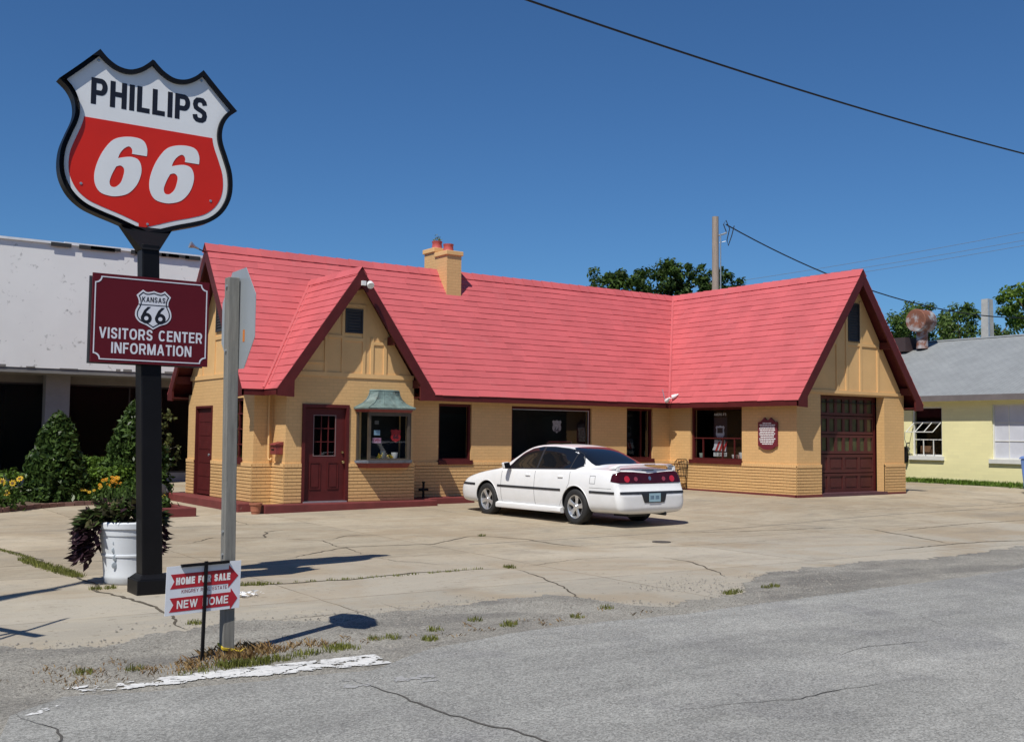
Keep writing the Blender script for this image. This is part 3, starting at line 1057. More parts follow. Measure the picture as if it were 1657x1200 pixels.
def louvre(fn, u0, u1, v0, v1):
    mb = MB()
    ring(mb, fn, u0, u1, v0, v1, .035, -.03, .03)
    n = int((v1 - v0) / .07)
    for i in range(n):
        z = v0 + .035 + (v1 - v0 - .07) * i / n
        mb.hexa([fn(u0 + .035, z, -.012), fn(u1 - .035, z, -.012), fn(u1 - .035, z + .012, -.012), fn(u0 + .035, z + .012, -.012)],
                [fn(u0 + .035, z + .06, .03), fn(u1 - .035, z + .06, .03), fn(u1 - .035, z + .072, .03), fn(u0 + .035, z + .072, .03)])
    bxf(mb, fn, u0 + .03, u1 - .03, v0 + .03, v1 - .03, .002, .006)
    mb.build('gable_vent', M['vent'], ST)


louvre(fy(BWALL), 9.06, 9.49, 3.68, 4.21)
louvre(fy(WF), 21.33, 21.79, 3.97, 4.95)
louvre(fx(WL), 18.70, 19.32, 3.8, 4.6)


# ---------------------------------------------------------------- roof
def slope_shingles(mb, E0, U, S, L, a, b, course=.209, seed=0, wdt=.46):
    """overlapping shingle courses: each course stands 15 mm proud at its lower edge"""
    Nn = U.cross(S).normalized()
    if Nn.z < 0:
        Nn = -Nn
    r = random.Random(seed)
    n = int(math.ceil(L / course))
    for i in range(n):
        s0, s1 = i * L / n, (i + 1) * L / n + .03
        if i == n - 1:
            s1 = L
        lo, hi = min(a(s0), a(s1)), max(b(s0), b(s1))
        u = lo - r.random() * wdt
        wob = r.uniform(-.006, .006)
        while u < hi:
            w = wdt * r.uniform(.7, 1.25)
            u1 = u + w
            jl = wob + r.uniform(-.007, .007)
            if u < lo + .3:
                jl = 0
            c = [max(u, a(s0)), min(u1, b(s0)), min(u1, b(s1)), max(u, a(s1))]
            if c[1] > c[0] or c[2] > c[3]:
                c[1] = max(c[0], c[1])
                c[2] = max(c[2], c[3])
                t0, t1 = .016 + r.uniform(-.004, .005), .003
                sb = s0 - (.012 if i == 0 else 0) + jl
                P = lambda uu, ss, tt: E0 + U * uu + S * ss + Nn * tt
                q = [P(c[0], sb, t0), P(c[1], sb, t0), P(c[2], s1, t1), P(c[3], s1, t1),
                     P(c[0], sb, -.001), P(c[1], sb, -.001)]
                mb.add(q, [(0, 1, 2, 3), (0, 4, 5, 1)] + ([(0, 3, 4), (1, 5, 2)] if True else []))
            u = u1


ULn = math.hypot(H, ZR - ZE)
roof = MB()
SY = V((0, H, ZR - ZE)).normalized()
slope_shingles(roof, V((0, YE, ZE)), V((1, 0, 0)), SY, ULn, lambda s: XL, lambda s: XE + H * s / ULn, seed=1)
SX = V((H, 0, ZR - ZE)).normalized()
slope_shingles(roof, V((XE, 0, ZE)), V((0, 1, 0)), SX, ULn, lambda s: YF, lambda s: YE + H * s / ULn, seed=2)
slope_shingles(roof, V((0, YR + H, ZE)), V((1, 0, 0)), V((0, -H, ZR - ZE)).normalized(), ULn, lambda s: XL, lambda s: XR + H - H * s / ULn, seed=3, wdt=.9)
slope_shingles(roof, V((XR + H, 0, ZE)), V((0, 1, 0)), V((-H, 0, ZR - ZE)).normalized(), ULn, lambda s: YF, lambda s: YR + H - H * s / ULn, seed=4, wdt=.9)
LB = math.hypot(BW, BZ - ZE)
dyb = 18.5 - YE
slope_shingles(roof, V((BX - BW, 0, ZE)), V((0, 1, 0)), V((BW, 0, BZ - ZE)).normalized(), LB, lambda s: BY, lambda s: YE + .02 + dyb * s / LB, seed=5)
slope_shingles(roof, V((BX + BW, 0, ZE)), V((0, 1, 0)), V((-BW, 0, BZ - ZE)).normalized(), LB, lambda s: BY, lambda s: YE + .02 + dyb * s / LB, seed=6)
roof_o = roof.build('roof', M['roof'], ST, recalc=False)
deck = MB()


def deck_poly(pts, th=.055):
    pts = [V(p) for p in pts]
    n = (pts[1] - pts[0]).cross(pts[2] - pts[0]).normalized()
    if n.z < 0:
        n = -n
    deck.hexa([p - n * th for p in pts], [p - n * .002 for p in pts])


deck_poly([(XL, YE, ZE), (XE, YE, ZE), (XR, YR, ZR), (XL, YR, ZR)])
deck_poly([(XE, YF, ZE), (XE, YE, ZE), (XR, YR, ZR), (XR, YF, ZR)])
deck_poly([(XL, YR + H, ZE), (XR + H, YR + H, ZE), (XR, YR, ZR), (XL, YR, ZR)])
deck_poly([(XR + H, YF, ZE), (XR + H, YR + H, ZE), (XR, YR, ZR), (XR, YF, ZR)])
deck_poly([(BX - BW, BY, ZE), (BX - BW, YE + .02, ZE), (BX, 18.5, BZ), (BX, BY, BZ)])
deck_poly([(BX + BW, BY, ZE), (BX + BW, YE + .02, ZE), (BX, 18.5, BZ), (BX, BY, BZ)])
deck.build('roof_deck', M['maroon'], roof_o)

def ridge_cap(p0, p1, A, B, w=.20):
    """A, B: unit vectors running down each slope"""
    cap = MB()
    p0, p1 = V(p0), V(p1)
    L = (p1 - p0).length
    n = max(1, int(L / .33))
    D = (p1 - p0) / n
    for i in range(n):
        a, b = p0 + D * i, p0 + D * (i + 1.06)
        e0, e1 = .028 + rnd.uniform(0, .004), .040 + rnd.uniform(0, .006)
        up = V((0, 0, 1))
        for s in (A, B):
            wv = s * w
            nn = (s.cross(D)).normalized()
            if nn.z < 0:
                nn = -nn
            cap.add([a + up * e0 * 1.3, b + up * e1 * 1.3, b + wv + nn * e1 * .8, a + wv + nn * e0 * .8,
                     b + wv, a + wv], [(0, 1, 2, 3), (3, 2, 4, 5)])
    cap.build('ridge_cap', M['roof'], roof_o, recalc=False)


dn = lambda h, v: V(h).normalized() * 0 + V((h[0], h[1], v)).normalized()
ridge_cap((XR - .05, YR, ZR), (XL - .01, YR, ZR), V((0, -H, ZE - ZR)).normalized(), V((0, H, ZE - ZR)).normalized())
ridge_cap((XR, YF - .01, ZR), (XR, YR, ZR), V((-H, 0, ZE - ZR)).normalized(), V((H, 0, ZE - ZR)).normalized())
ridge_cap((BX, BY - .01, BZ), (BX, 18.45, BZ), V((-BW, 0, ZE - BZ)).normalized(), V((BW, 0, ZE - BZ)).normalized(), .17)



def valley(p0, p1, r):
    vl = MB()
    p0, p1 = V(p0), V(p1)
    vl.tube([p0 + (p1 - p0) * t + V((0, 0, .012)) for t in (0, .25, .5, .75, 1)], r, 8)
    vl.build('valley_flashing', M['roof'], roof_o, smooth=True)


valley((XE - .02, YE - .02, ZE + .01), (XR, YR, ZR), .042)
valley((BX - BW - .02, YE, ZE + .01), (BX, 18.5, BZ), .036)
valley((BX - BW + .06, YE - .10, ZE + .10), (BX - .02, 18.33, BZ - .03), .020)

# fascia, soffit, bargeboards
MB().box(XL, BX - BW + .02, YE, YE + .035, ZE - .135, ZE - .01).build('fascia', M['maroon'], ST)
MB().box(BX + BW - .02, XE, YE, YE + .035, ZE - .135, ZE - .01).build('fascia', M['maroon'], ST)
MB().box(XE, XE + .035, YF, YE + .035, ZE - .137, ZE - .01).build('fascia', M['maroon'], ST)
MB().box(XR + H - .035, XR + H, YF, YR + H, ZE - .137, ZE - .01).build('fascia', M['maroon'], ST)
MB().box(XL, XR + H, YR + H - .035, YR + H, ZE - .139, ZE - .01).build('fascia', M['maroon'], ST)
MB().box(BX - BW, BX - BW + .035, BY, YE, ZE - .133, ZE - .012).build('fascia', M['maroon'], ST)
MB().box(BX + BW - .035, BX + BW, BY, YE, ZE - .133, ZE - .012).build('fascia', M['maroon'], ST)
MB().box(XL, BX - BW + .036, YE + .035, WY + .01, ZE - .10, ZE - .08).build('soffit', M['maroon'], ST)
MB().box(BX + BW - .036, XE + .035, YE + .035, WY + .01, ZE - .10, ZE - .08).build('soffit', M['maroon'], ST)
MB().box(XE + .035, WX + .01, YF + .03, YE + .035, ZE - .102, ZE - .08).build('soffit', M['maroon'], ST)
MB().box(WR - .01, XR + H - .035, YF + .03, YR + H - .035, ZE - .102, ZE - .08).build('soffit', M['maroon'], ST)
MB().box(BX - BW + .035, BL + .01, BY + .03, YE, ZE - .098, ZE - .08).build('soffit', M['maroon'], ST)
MB().box(BR - .01, BX + BW - .035, BY + .03, YE, ZE - .098, ZE - .08).build('soffit', M['maroon'], ST)
MB().box(XL, WR, WB - .01, YR + H - .035, ZE - .104, ZE - .08).build('soffit', M['maroon'], ST)


def barge(fn, c, hw, zr, wd=.21, foot=.34, d0=-.002, d1=.045):
    sl = (zr - ZE) / hw
    k = wd * math.sqrt(1 + sl * sl) / 1.0
    for sg in (-1, 1):
        mb = MB()
        zi = lambda u: zr - sl * u - k - .02          # inner edge height at distance u from the apex
        out = [(0, zr - .015), (0, zr - k - .02), (hw - foot, zi(hw - foot)), (hw - foot, ZE - .17), (hw, ZE - .15), (hw, ZE - .012)]
        o = [(c + sg * u, z) for u, z in out]
        if sg < 0:
            o = o[::-1]
        mb.prism(o, fn, d0, d1)
        mb.build('bargeboard', M['maroon'], ST)


barge(fy(YF), XR, H, ZR)
barge(fy(BY), BX, BW, BZ, .20, .38)
barge(fx(XL), YR, H, ZR)
# projecting purlin ends under the rakes
for (c, hw, zr, fn, w) in ((XR, H, ZR, fy(YF), .36), (BX, BW, BZ, fy(BY), .36), (YR, H, ZR, fx(XL), .42)):
    sl = (zr - ZE) / hw
    for fr in (.03, .47, .82):
        for sg in (-1, 1):
            u, z = c + sg * hw * fr, zr - sl * hw * fr - .16
            br = MB()
            bxf(br, fn, u - .05, u + .05, z - .20, z - .02, .046, w)
            br.build('purlin_end', M['maroon'], ST)


# ---------------------------------------------------------------- windows
def window(fn, u0, u1, v0, v1, fw=.06, mull=(), bars=(), rec=.09, sill=.09, parent=None, m='maroon', low=None):
    mb = MB()
    ring(mb, fn, u0, u1, v0, v1, fw, rec - .05, rec + .04, wb=fw)
    for k in mull:
        u = u0 + (u1 - u0) * k
        bxf(mb, fn, u - .013, u + .013, v0 + fw, (v1 - fw) if low is None else low, rec - .018, rec + .03)
    for k in bars:
        z = v0 + (v1 - v0) * k
        bxf(mb, fn, u0 + fw, u1 - fw, z - .014, z + .014, rec - .02, rec + .032)
    w = mb.build('window', M[m], parent or ST)
    g = MB().poly([fn(u0 + fw, v0 + fw, rec), fn(u1 - fw, v0 + fw, rec), fn(u1 - fw, v1 - fw, rec), fn(u0 + fw, v1 - fw, rec)])
    g.build('pane', M['glass'], w, recalc=False)
    if sill:
        s = MB()
        bxf(s, fn, u0 - .02, u1 + .02, v0 - sill, v0 + .012, -.055, rec - .045)
        s.build('sill', M['maroon'], w)
    return w


F = fy(WY)
window(F, 11.9, 12.83, .86, 2.21, .05, (), (), .10)
window(F, 14.02, 16.58, .86, 2.20, .055, (), (), .10)
window(F, 17.8, 18.74, .88, 2.24, .05, (.62,), (), .10)
window(fx(WX), 14.2, 16.06, .88, 2.27, .055, (.19, .42, .8), (.42,), .11, low=1.47)
window(fx(WL), 17.5, 18.3, .88, 2.23, .05, (.5,), (.25, .5, .75), .08)
# bright metal bead along the top and right of the wide window
bd = MB()
bxf(bd, F, 14.08, 16.52, 2.125, 2.142, .04, .06)
bxf(bd, F, 16.495, 16.515, .93, 2.125, .04, .06)
bd.build('window_bead', M['steel'], ST)

# ---------------------------------------------------------------- doors
f = fy(BWALL)
d = MB()
bxf(d, f, 8.17, 8.40, .03, 2.02, .05, .09)
bxf(d, f, 8.90, 9.13, .03, 2.02, .05, .09)
bxf(d, f, 8.40, 8.90, .03, 1.00, .05, .09)
bxf(d, f, 8.40, 8.90, 1.86, 2.02, .05, .09)
for k in (1, 2):
    bxf(d, f, 8.40 + k / 6, 8.40 + k / 6 + .018, 1.0, 1.86, .055, .085)
    bxf(d, f, 8.40, 8.90, 1.0 + k * .2867, 1.018 + k * .2867, .056, .086)
for (a, b) in ((8.31, 8.57), (8.73, 8.99)):
    ring(d, f, a, b, .28, .86, .02, .035, .052)
    bxf(d, f, a + .05, b - .05, .33, .81, .04, .051)
door = d.build('door', M['maroon'], ST)
d = MB()
ring(d, f, 8.10, 9.20, -.03, 2.10, .07, -.03, .10, wb=.03)
d.build('door_frame', M['maroon'], door)
MB().poly([f(8.40, 1.0, .07), f(8.90, 1.0, .07), f(8.90, 1.86, .07), f(8.40, 1.86, .07)]).build('pane', M['glass'], door, recalc=False)
ring_w = MB()
ring(ring_w, f, 8.385, 8.915, .985, 1.875, .017, .044, .052)
ring_w.build('glazing_bead', mat('worn_bead', (.20, .13, .13), .5, .1), door)
kn = MB()
kn.lathe([(.0, -.02), (.028, -.02), (.034, -.01), (.03, .008), (.014, .016), (.014, .05), (.03, .052)], (9.075, BWALL - .0, .86), 14, 'y')
kn.build('handle', M['brass'], door, smooth=True)
kn = MB()
kn.lathe([(.0, .018), (.022, .018), (.026, .03), (.026, .05)], (9.075, BWALL, 1.07), 12, 'y')
kn.build('deadbolt', M['brass'], door, smooth=True)
th = MB()
bxf(th, f, 8.14, 9.16, .0, .028, -.05, .1)
th.build('threshold', M['steel'], door)

f = fx(WL)
d = MB()
bxf(d, f, 19.47, 20.51, .02, 2.05, .05, .09)
for k in range(6):
    bxf(d, f, 19.53, 20.45, .12 + k * .32, .12 + k * .32 + .27, .042, .052)
door2 = d.build('door', M['maroon'], ST)
door2['label'] = 'plain narrow maroon side door in the left gable wall'
d = MB()
ring(d, f, 19.42, 20.56, -.03, 2.10, .05, -.02, .10, wb=.02)
d.build('door_frame', M['maroon'], door2)
MB().lathe([(0, -.02), (.03, -.02), (.032, 0), (.014, .012), (.014, .05)], (WL + .0, 19.60, .95), 12, 'x').build('handle', M['steel'], door2, smooth=True)

# sectional garage door
GD = WF + .30
f = fy(GD)
d = MB()
gu0, gu1 = 20.26, 22.80
rows = [(.13, .60, 0), (.62, 1.08, 0), (1.10, 1.58, 1), (1.60, 2.06, 1), (2.08, 2.56, 1)]
gl = MB()
for (z0, z1, glz) in rows:
    bxf(d, f, gu0 + .06, gu1 - .06, z0, z0 + .07, 0, .05)
    bxf(d, f, gu0 + .06, gu1 - .06, z1 - .07, z1, 0, .05)
    for k in range(4):
        a = gu0 + .06 + (gu1 - gu0 - .12) * k / 4
        b = gu0 + .06 + (gu1 - gu0 - .12) * (k + 1) / 4
        bxf(d, f, a, a + .05, z0 + .07, z1 - .07, .001, .05)
        bxf(d, f, b - .05, b, z0 + .07, z1 - .07, .001, .05)
        if glz:
            c = (a + b) / 2
            bxf(d, f, c - .055, c + .055, z0 + .07, z1 - .07, .003, .05)
            gl.poly([f(a + .05, z0 + .07, .03), f(b - .05, z0 + .07, .03), f(b - .05, z1 - .07, .03), f(a + .05, z1 - .07, .03)])
        else:
            bxf(d, f, a + .05, b - .05, z0 + .07, z1 - .07, .022, .05)
            bxf(d, f, a + .10, b - .10, z0 + .12, z1 - .12, .012, .024)
gdo = d.build('garage_door', mat('maroon_door_paint', (.078, .0155, .013), .62, .15, 3, .05, 30), ST)
gl.build('pane', mat('olive_pane', (.085, .085, .042), .2, .25, 3), gdo, recalc=False)  # opaque panes in one olive colour
d = MB()
bxf(d, f, gu0, gu0 + .06, .10, 2.58, -.02, .06)
bxf(d, f, gu1 - .06, gu1, .10, 2.58, -.02, .06)
bxf(d, f, gu0 + .06, gu1 - .06, 2.56, 2.58, -.02, .06)
d.build('door_frame', M['maroon'], gdo)
d = MB()
bxf(d, fy(WF), gu0, gu1 + .03, -.1, .125, -.06, .36)
d.build('threshold', mat('plum_sill', (.09, .035, .045), .6, .15, 4), gdo)

# ---------------------------------------------------------------- bay display window with verdigris hood
M['copper'] = mat('verdigris_copper', (.145, .205, .19), .6, .4, 5, .1, 20, stain=(.09, .10, .085), sscale=6, sthr=.57)
M['cornice'] = mat('oxide_red_moulding', (.20, .035, .03), .55, .15, 6)
M['bronze'] = mat('bronze_window_frame', (.11, .085, .06), .4, .2, 5, metal=.4)
bay_c, bhw, bdp = 10.06, .655, .27
y0 = BWALL
bw = MB()
zb, zt = .90, 1.955
for sx in (-1, 1):                     # chamfered posts
    x = bay_c + sx * (bhw - .17)
    bw.box(x - .03, x + .03, y0 - bdp, y0 - bdp + .06, zb, zt)
    bw.box(bay_c + sx * bhw - .025, bay_c + sx * bhw + .025, y0 - .04, y0, zb, zt)
bw.box(bay_c - bhw + .20, bay_c + bhw - .20, y0 - bdp, y0 - bdp + .05, zb, zb + .04)
bw.box(bay_c - bhw + .20, bay_c + bhw - .20, y0 - bdp, y0 - bdp + .05, zt - .08, zt)
bwo = bw.build('bay_window', M['bronze'], ST)
bay_plan = lambda k, d: [(bay_c - bhw - k, y0), (bay_c - bhw - k, y0 - d * .12), (bay_c - bhw + .17 - k, y0 - d), (bay_c + bhw - .17 + k, y0 - d), (bay_c + bhw + k, y0 - d * .12), (bay_c + bhw + k, y0)]
pl = bay_plan(-.01, bdp - .03)
pg = MB()
for a, b in ((1, 2), (2, 3), (3, 4)):
    pg.poly([(*pl[a], zb), (*pl[b], zb), (*pl[b], zt), (*pl[a], zt)])
pg.build('pane', M['glass'], bwo, recalc=False)


def slab(mb, k0, d0, z0, k1, d1, z1):
    mb.hexa([(x, y, z0) for x, y in bay_plan(k0, d0)], [(x, y, z1) for x, y in bay_plan(k1, d1)])


s = MB()
slab(s, .05, bdp + .05, .84, .06, bdp + .07, .897)
s.build('sill', mat('weathered_blue_grey_sill', (.17, .19, .23), .5, .25, 8), bwo)
s = MB()
slab(s, -.04, bdp - .06, .73, .04, bdp + .03, .84)
s.build('moulding', M['cornice'], bwo)
s = MB()
slab(s, .03, bdp + .03, 1.955, .07, bdp + .08, 2.02)
s.build('moulding', M['cornice'], bwo)
s = MB()
prof = [(.10, .12, 2.10), (.105, .13, 2.125), (.02, .05, 2.155), (-.12, -.04, 2.205), (-.22, -.11, 2.27), (-.28, -.15, 2.34), (-.30, -.17, 2.40), (-.29, -.165, 2.425), (-.32, -.19, 2.44)]
prof = [(a * .95, b, 2.02 + (z - 2.10) * 1.30) for a, b, z in prof]
for (a, b) in zip(prof, prof[1:]):
    slab(s, a[0], bdp + a[1], a[2], b[0], bdp + b[1], b[2])
hood = s.build('hood', M['copper'], bwo)
s = MB()
for i in (1, 2, 3, 4):
    s.tube([(*bay_plan(a[0], bdp + a[1])[i], a[2]) for a in prof[1:7]], .013, 6)
for fr in (.33, .66):
    s.tube([(bay_plan(a[0], bdp + a[1])[2][0] * (1 - fr) + bay_plan(a[0], bdp + a[1])[3][0] * fr, bay_plan(a[0], bdp + a[1])[2][1], a[2]) for a in prof[1:7]], .011, 6)
s.build('hood_seam', M['copper'], bwo, smooth=True)

# things in the bay window
def poster(name, label, cat, fn, u0, u1, v0, v1, d, m, words=None, wm=None, group=None, th=.004):
    mb = MB()
    bxf(mb, fn, u0, u1, v0, v1, d, d + th)
    o = tag(mb.build(name, m), label, cat, group)
    if words:
        w = MB()
        n = len(words)
        for i, s_ in enumerate(words):
            hh = (v1 - v0) / n
            lettering(w, s_, fn, u0 + (u1 - u0) * .08, v1 - hh * (i + .82), (u1 - u0) * .84, hh * .62, d - .0015, bold=.02)
        w.build('lettering', wm, o, recalc=False)
    return o


f = fy(BWALL - bdp + .03)
M['ink'] = mat('dark_ink', (.02, .015, .03), .6, .05)
M['pink'] = mat('pink_card', (.62, .34, .52), .6, .05)
poster('open_sign', 'small pink and white OPEN sign hanging in the bay window', 'sign', f, 9.68, 9.89, 1.28, 1.39, .035, M['pink'], ['OPEN'], mat('red_ink', (.30, .01, .03), .6, .05))
poster('card', 'pale blue card above the OPEN sign in the bay window', 'card', f, 9.71, 9.86, 1.45, 1.56, .035, mat('pale_blue_card', (.35, .55, .72), .5, .2, 12))
poster('card', 'dim grey card near the top of the bay window', 'card', f, 9.74, 9.84, 1.69, 1.77, .06, mat('grey_card', (.16, .15, .13), .7, .2, 9))
SH = [(0, 1.0), (.16, .93), (.33, .90), (.47, .98), (.62, .80), (.52, .62), (.50, .45), (.58, .22), (.56, .0), (.40, -.20), (.18, -.28), (0, -.40)]
SHIELD = [(-x, y) for x, y in SH[::-1]][:-1] + SH[:-1][::1]
SHIELD = [(x, y) for x, y in ([(-a, b) for a, b in SH] + [(a, b) for a, b in SH[::-1]][1:-1])]


def shield_at(mb, fn, cu, cv, k, d0, d1, mi=0, inset=0):
    p = SHIELD if not inset else offset_poly(SHIELD, inset)
    mb.prism([(cu + x * k, cv + (y - .3) * k) for x, y in p], fn, d0, d1, mi=mi)


rs = MB()
shield_at(rs, f, 10.26, 1.44, .21, .04, .05)
rso = tag(rs.build('shield_sign', mat('bright_red_sign', (.45, .02, .025), .4, .1, 5)), 'red shield sign numbered 66 hanging inside the bay window', 'sign')
w = MB()
lettering(w, '66', f, 10.19, 1.37, .14, .10, .038, bold=.03)
w.build('lettering', M['ink'], rso, recalc=False)


def cup(name, label, cat, x, y, z, r, h, m):
    o = MB().lathe([(r * .72, 0), (r * .8, h * .1), (r, h), (r * .93, h), (r * .7, h * .2)], (x, y, z), 16, cap=False)
    return tag(o.build(name, m, smooth=True), label, cat)


yb = BWALL - bdp + .14
cup('pot', 'white flower pot at the right end of the bay window sill', 'pot', 10.27, yb, .93, .075, .14, M['white'])
cup('glass_jar', 'blue grey glass jar behind the yellow flowers in the bay window', 'jar', 10.0, yb + .05, .93, .06, .17, mat('blue_glass', (.10, .15, .18), .2, .1))
cup('mug', 'small white mug at the left end of the bay window sill', 'mug', 9.60, BWALL - .18, .93, .035, .09, M['white'])
for x, lab in ((9.88, 'yellow silk flowers beside the blue grey jar on the bay window sill'), (10.14, 'yellow silk flowers beside the white pot on the bay window sill')):
    q = MB()
    for k in range(90):
        c = V((x + rnd.gauss(0, .035), yb - .04 + rnd.gauss(0, .02), .95 + abs(rnd.gauss(0, .035))))
        a, b = [V((rnd.uniform(-1, 1), rnd.uniform(-1, 1), rnd.uniform(-1, 1))).normalized() * .018 for _ in range(2)]
        q.poly([c - a, c + b, c + a, c - b], 0 if k % 3 else 1)
    tag(q.build('silk_flowers', [mat('yellow_petals', (.62, .40, .02), .6, .15), mat('yellow_flower_leaf', (.14, .18, .03), .6, .1)], recalc=False), lab, 'flowers')

# window display on the wing: neon style sign of the route
f = fx(WX + .17)
nb = MB()
ns = tag(thing('window_sign', 'painted highway shield window sign reading AMERICAS MAIN STREET behind the wing window', 'sign', (WX + .17, 15.1, .93)))
cu = 15.13
q = MB()
bxf(q, f, cu - .24, cu + .24, 1.05, 2.02, .008, .012)
q.build('backing_sheet', mat('navy_sheet', (.012, .012, .03), .5, .1), ns)
q = MB()
q.prism([(cu - .20, 1.42), (cu - .22, 1.25), (cu - .28, 1.15), (cu + .20, 1.12), (cu + .22, 1.28), (cu + .17, 1.42)], lambda u, v, d: f(2 * cu - u, v, d), .0, .006)
shield_at(q, lambda u, v, d: f(2 * cu - u, v, d), cu, 1.62, .26, -.002, .006)
q.build('shield', mat('sign_pale', (.60, .62, .70), .5, .15, 20), ns)
mir = lambda u, v, d: f(2 * cu - u, v, d)
q = MB()
for k in (0, 1, 2):
    q.prism([(cu - .18 + k * .13, 1.13), (cu - .10 + k * .13, 1.13), (cu + .02 + k * .13, 1.38), (cu - .05 + k * .13, 1.38)], mir, -.006, -.004)
q.build('stripe', mat('sign_red', (.42, .02, .03), .5, .1), ns)
q = MB()
lettering(q, '66', mir, cu - .08, 1.40, .16, .11, -.005, bold=.02)
bxf(q, mir, cu - .1, cu + .1, 1.60, 1.74, -.004, -.003)
q.build('numerals', M['ink'], ns, recalc=False)
q = MB()
grot(q, 'MAIN STREET', mir, cu - .24, .985, .48, .10, .0)
grot(q, "AMERICA'S", mir, cu - .22, 2.06, .44, .07, .0)
q.build('lettering', mat('sign_white', (.7, .7, .72), .5, .1), ns, recalc=False)
cup('bucket', 'white bucket standing at the right end of the wing window', 'bucket', WX + .22, 14.38, .94, .10, .16, M['white'])
cup('bowl', 'white bowl beside the bucket in the wing window', 'bowl', WX + .22, 14.66, .94, .08, .10, M['white'])
cup('cup', 'pinkish cup between bowl and bucket in the wing window', 'cup', WX + .24, 14.53, .94, .04, .10, mat('pinkish', (.45, .25, .22), .5))
cup('jar', 'pale green jar at the left end of the wing window', 'jar', WX + .22, 15.86, .94, .07, .12, mat('pale_green_ware', (.36, .44, .38), .5))
# sticker on the wide window
st = MB()
f = fy(WY + .085)
shield_at(st, f, 15.5, 1.72, .24, .0, .004)
sto = tag(st.build('window_decal', mat('decal_white', (.24, .24, .25), .5, .45, 26)), 'pale shield decal on the wide window above the car roof', 'decal')
w = MB()
lettering(w, '66', f, 15.42, 1.58, .16, .12, -.002, bold=.02)
w.build('lettering', M['ink'], sto, recalc=False)

# plaque on the wing
pq = MB()
f = lambda u, v, d: (WX + d, -u, v)
cu = -13.30
out = [(-.31, -.30), (-.25, -.31), (-.16, -.37), (-.06, -.39), (.06, -.39), (.16, -.37), (.25, -.31), (.31, -.30), (.31, .30), (.22, .31), (.16, .36), (.10, .41), (.05, .36), (0, .34), (-.05, .36), (-.10, .41), (-.16, .36), (-.22, .31), (-.31, .30)]
pq.prism([(cu + x, 1.58 + z) for x, z in out], f, -.05, -.004)
pqo = tag(pq.build('plaque', mat('plaque_maroon', (.15, .018, .03), .45, .1, 5)), 'maroon historic plaque with scrolled top and rows of white text on the wing wall', 'plaque')
w = MB()
for i in range(13):
    ww = (.30, .50, .46, .52, .50, .48, .52, .50, .44, .52, .50, .46, .34)[i]
    x = -ww / 2
    while x < ww / 2 - .02:
        lw = min(rnd.uniform(.03, .10), ww / 2 - x)
        bxf(w, f, cu + x, cu + x + lw, 1.838 - i * .043, 1.862 - i * .043, -.0535, -.05)
        x += lw + .012
w.build('lettering', M['white'], pqo, recalc=False)

# ---------------------------------------------------------------- chimneys
ch = MB()
ch.box(13.06, 13.50, 18.50, 19.10, 3.6, 6.13)
ch.box(13.063, 13.497, 19.10, 19.66, 3.6, 6.28)
cho = ch.build('chimney', M['tan'], ST)
c2 = MB()
c2.box(13.02, 13.54, 18.46, 19.095, 6.13, 6.245)
c2.box(13.02, 13.54, 19.105, 19.70, 6.28, 6.40)
c2.build('chimney_cap', M['stucco'], cho, bevel=.012)
M['potred'] = mat('red_clay_pot', (.46, .085, .075), .6, .15, 6)
for (y, z) in ((18.8, 6.245), (19.38, 6.40)):
    MB().lathe([(.155, 0), (.14, .02), (.125, .16), (.135, .18), (.14, .215), (.12, .215), (.11, .05)], (13.28, y, z), 20, cap=False).build('chimney_pot', M['potred'], cho, smooth=True)
wd = MB()
for k in range(60):
    c = V((13.28 + rnd.gauss(0, .05), 19.38 + rnd.gauss(0, .05), 6.62 + abs(rnd.gauss(0, .07))))
    a, b = [V((rnd.uniform(-1, 1), rnd.uniform(-1, 1), rnd.uniform(-1, 1))).normalized() * .022 for _ in range(2)]
    wd.poly([c - a, c + b, c + a, c - b])
tag(wd.build('weed', M['grass'], recalc=False), 'small green weed sprouting from the taller chimney pot', 'weed')
ch = MB().box(18.65, 19.35, 20.0, 20.5, 3.2, 5.86)
cho = ch.build('chimney', M['tan'], ST)
cho['label'] = 'short chimney just showing behind the ridge'
MB().box(18.58, 19.42, 19.94, 20.56, 5.86, 5.94).build('chimney_cap', M['stucco'], cho)

# ---------------------------------------------------------------- steps and fittings
s = MB()
s.box(7.17, 11.30, 15.86, BWALL - .026, -.35, .0)
s.box(11.30, 12.62, 16.36, WY - .026, -.35, .02)
s.box(10.86, 11.30, BWALL - .026, WY - .026, -.35, .012)
s.build('step', M['maroon_step'], ST, bevel=.02)
s = MB().box(6.86, WL - .026, 16.55, 21.3, -.4, .0)
s.build('step', M['maroon_step'], ST, bevel=.02)
cd = MB()
cd.tube([(7.62, WY - .05, 2.28), (7.62, WY - .05, .95), (7.63, WY - .07, .90), (7.66, WY - .09, .90), (7.68, WY - .09, .94)], .022, 8)
cd.build('conduit', M['stucco'], ST, smooth=True)
mbx = thing('mailbox', 'small red mailbox on the tan wall left of the front door', 'mailbox', (BL - .08, 16.45, 1.0))
q = MB().box(BL - .17, BL - .002, 16.30, 16.60, 1.02, 1.22)
q.build('box', M['cornice'], mbx, bevel=.01)
MB().hexa([(BL - .20, 16.28, 1.22), (BL - .002, 16.28, 1.22), (BL - .002, 16.62, 1.22), (BL - .20, 16.62, 1.22)],
          [(BL - .17, 16.28, 1.245), (BL - .002, 16.28, 1.29), (BL - .002, 16.62, 1.29), (BL - .17, 16.62, 1.245)]).build('lid', M['cornice'], mbx)
MB().box(BL - .178, BL - .171, 16.38, 16.52, 1.11, 1.14).build('slot', M['black'], mbx)
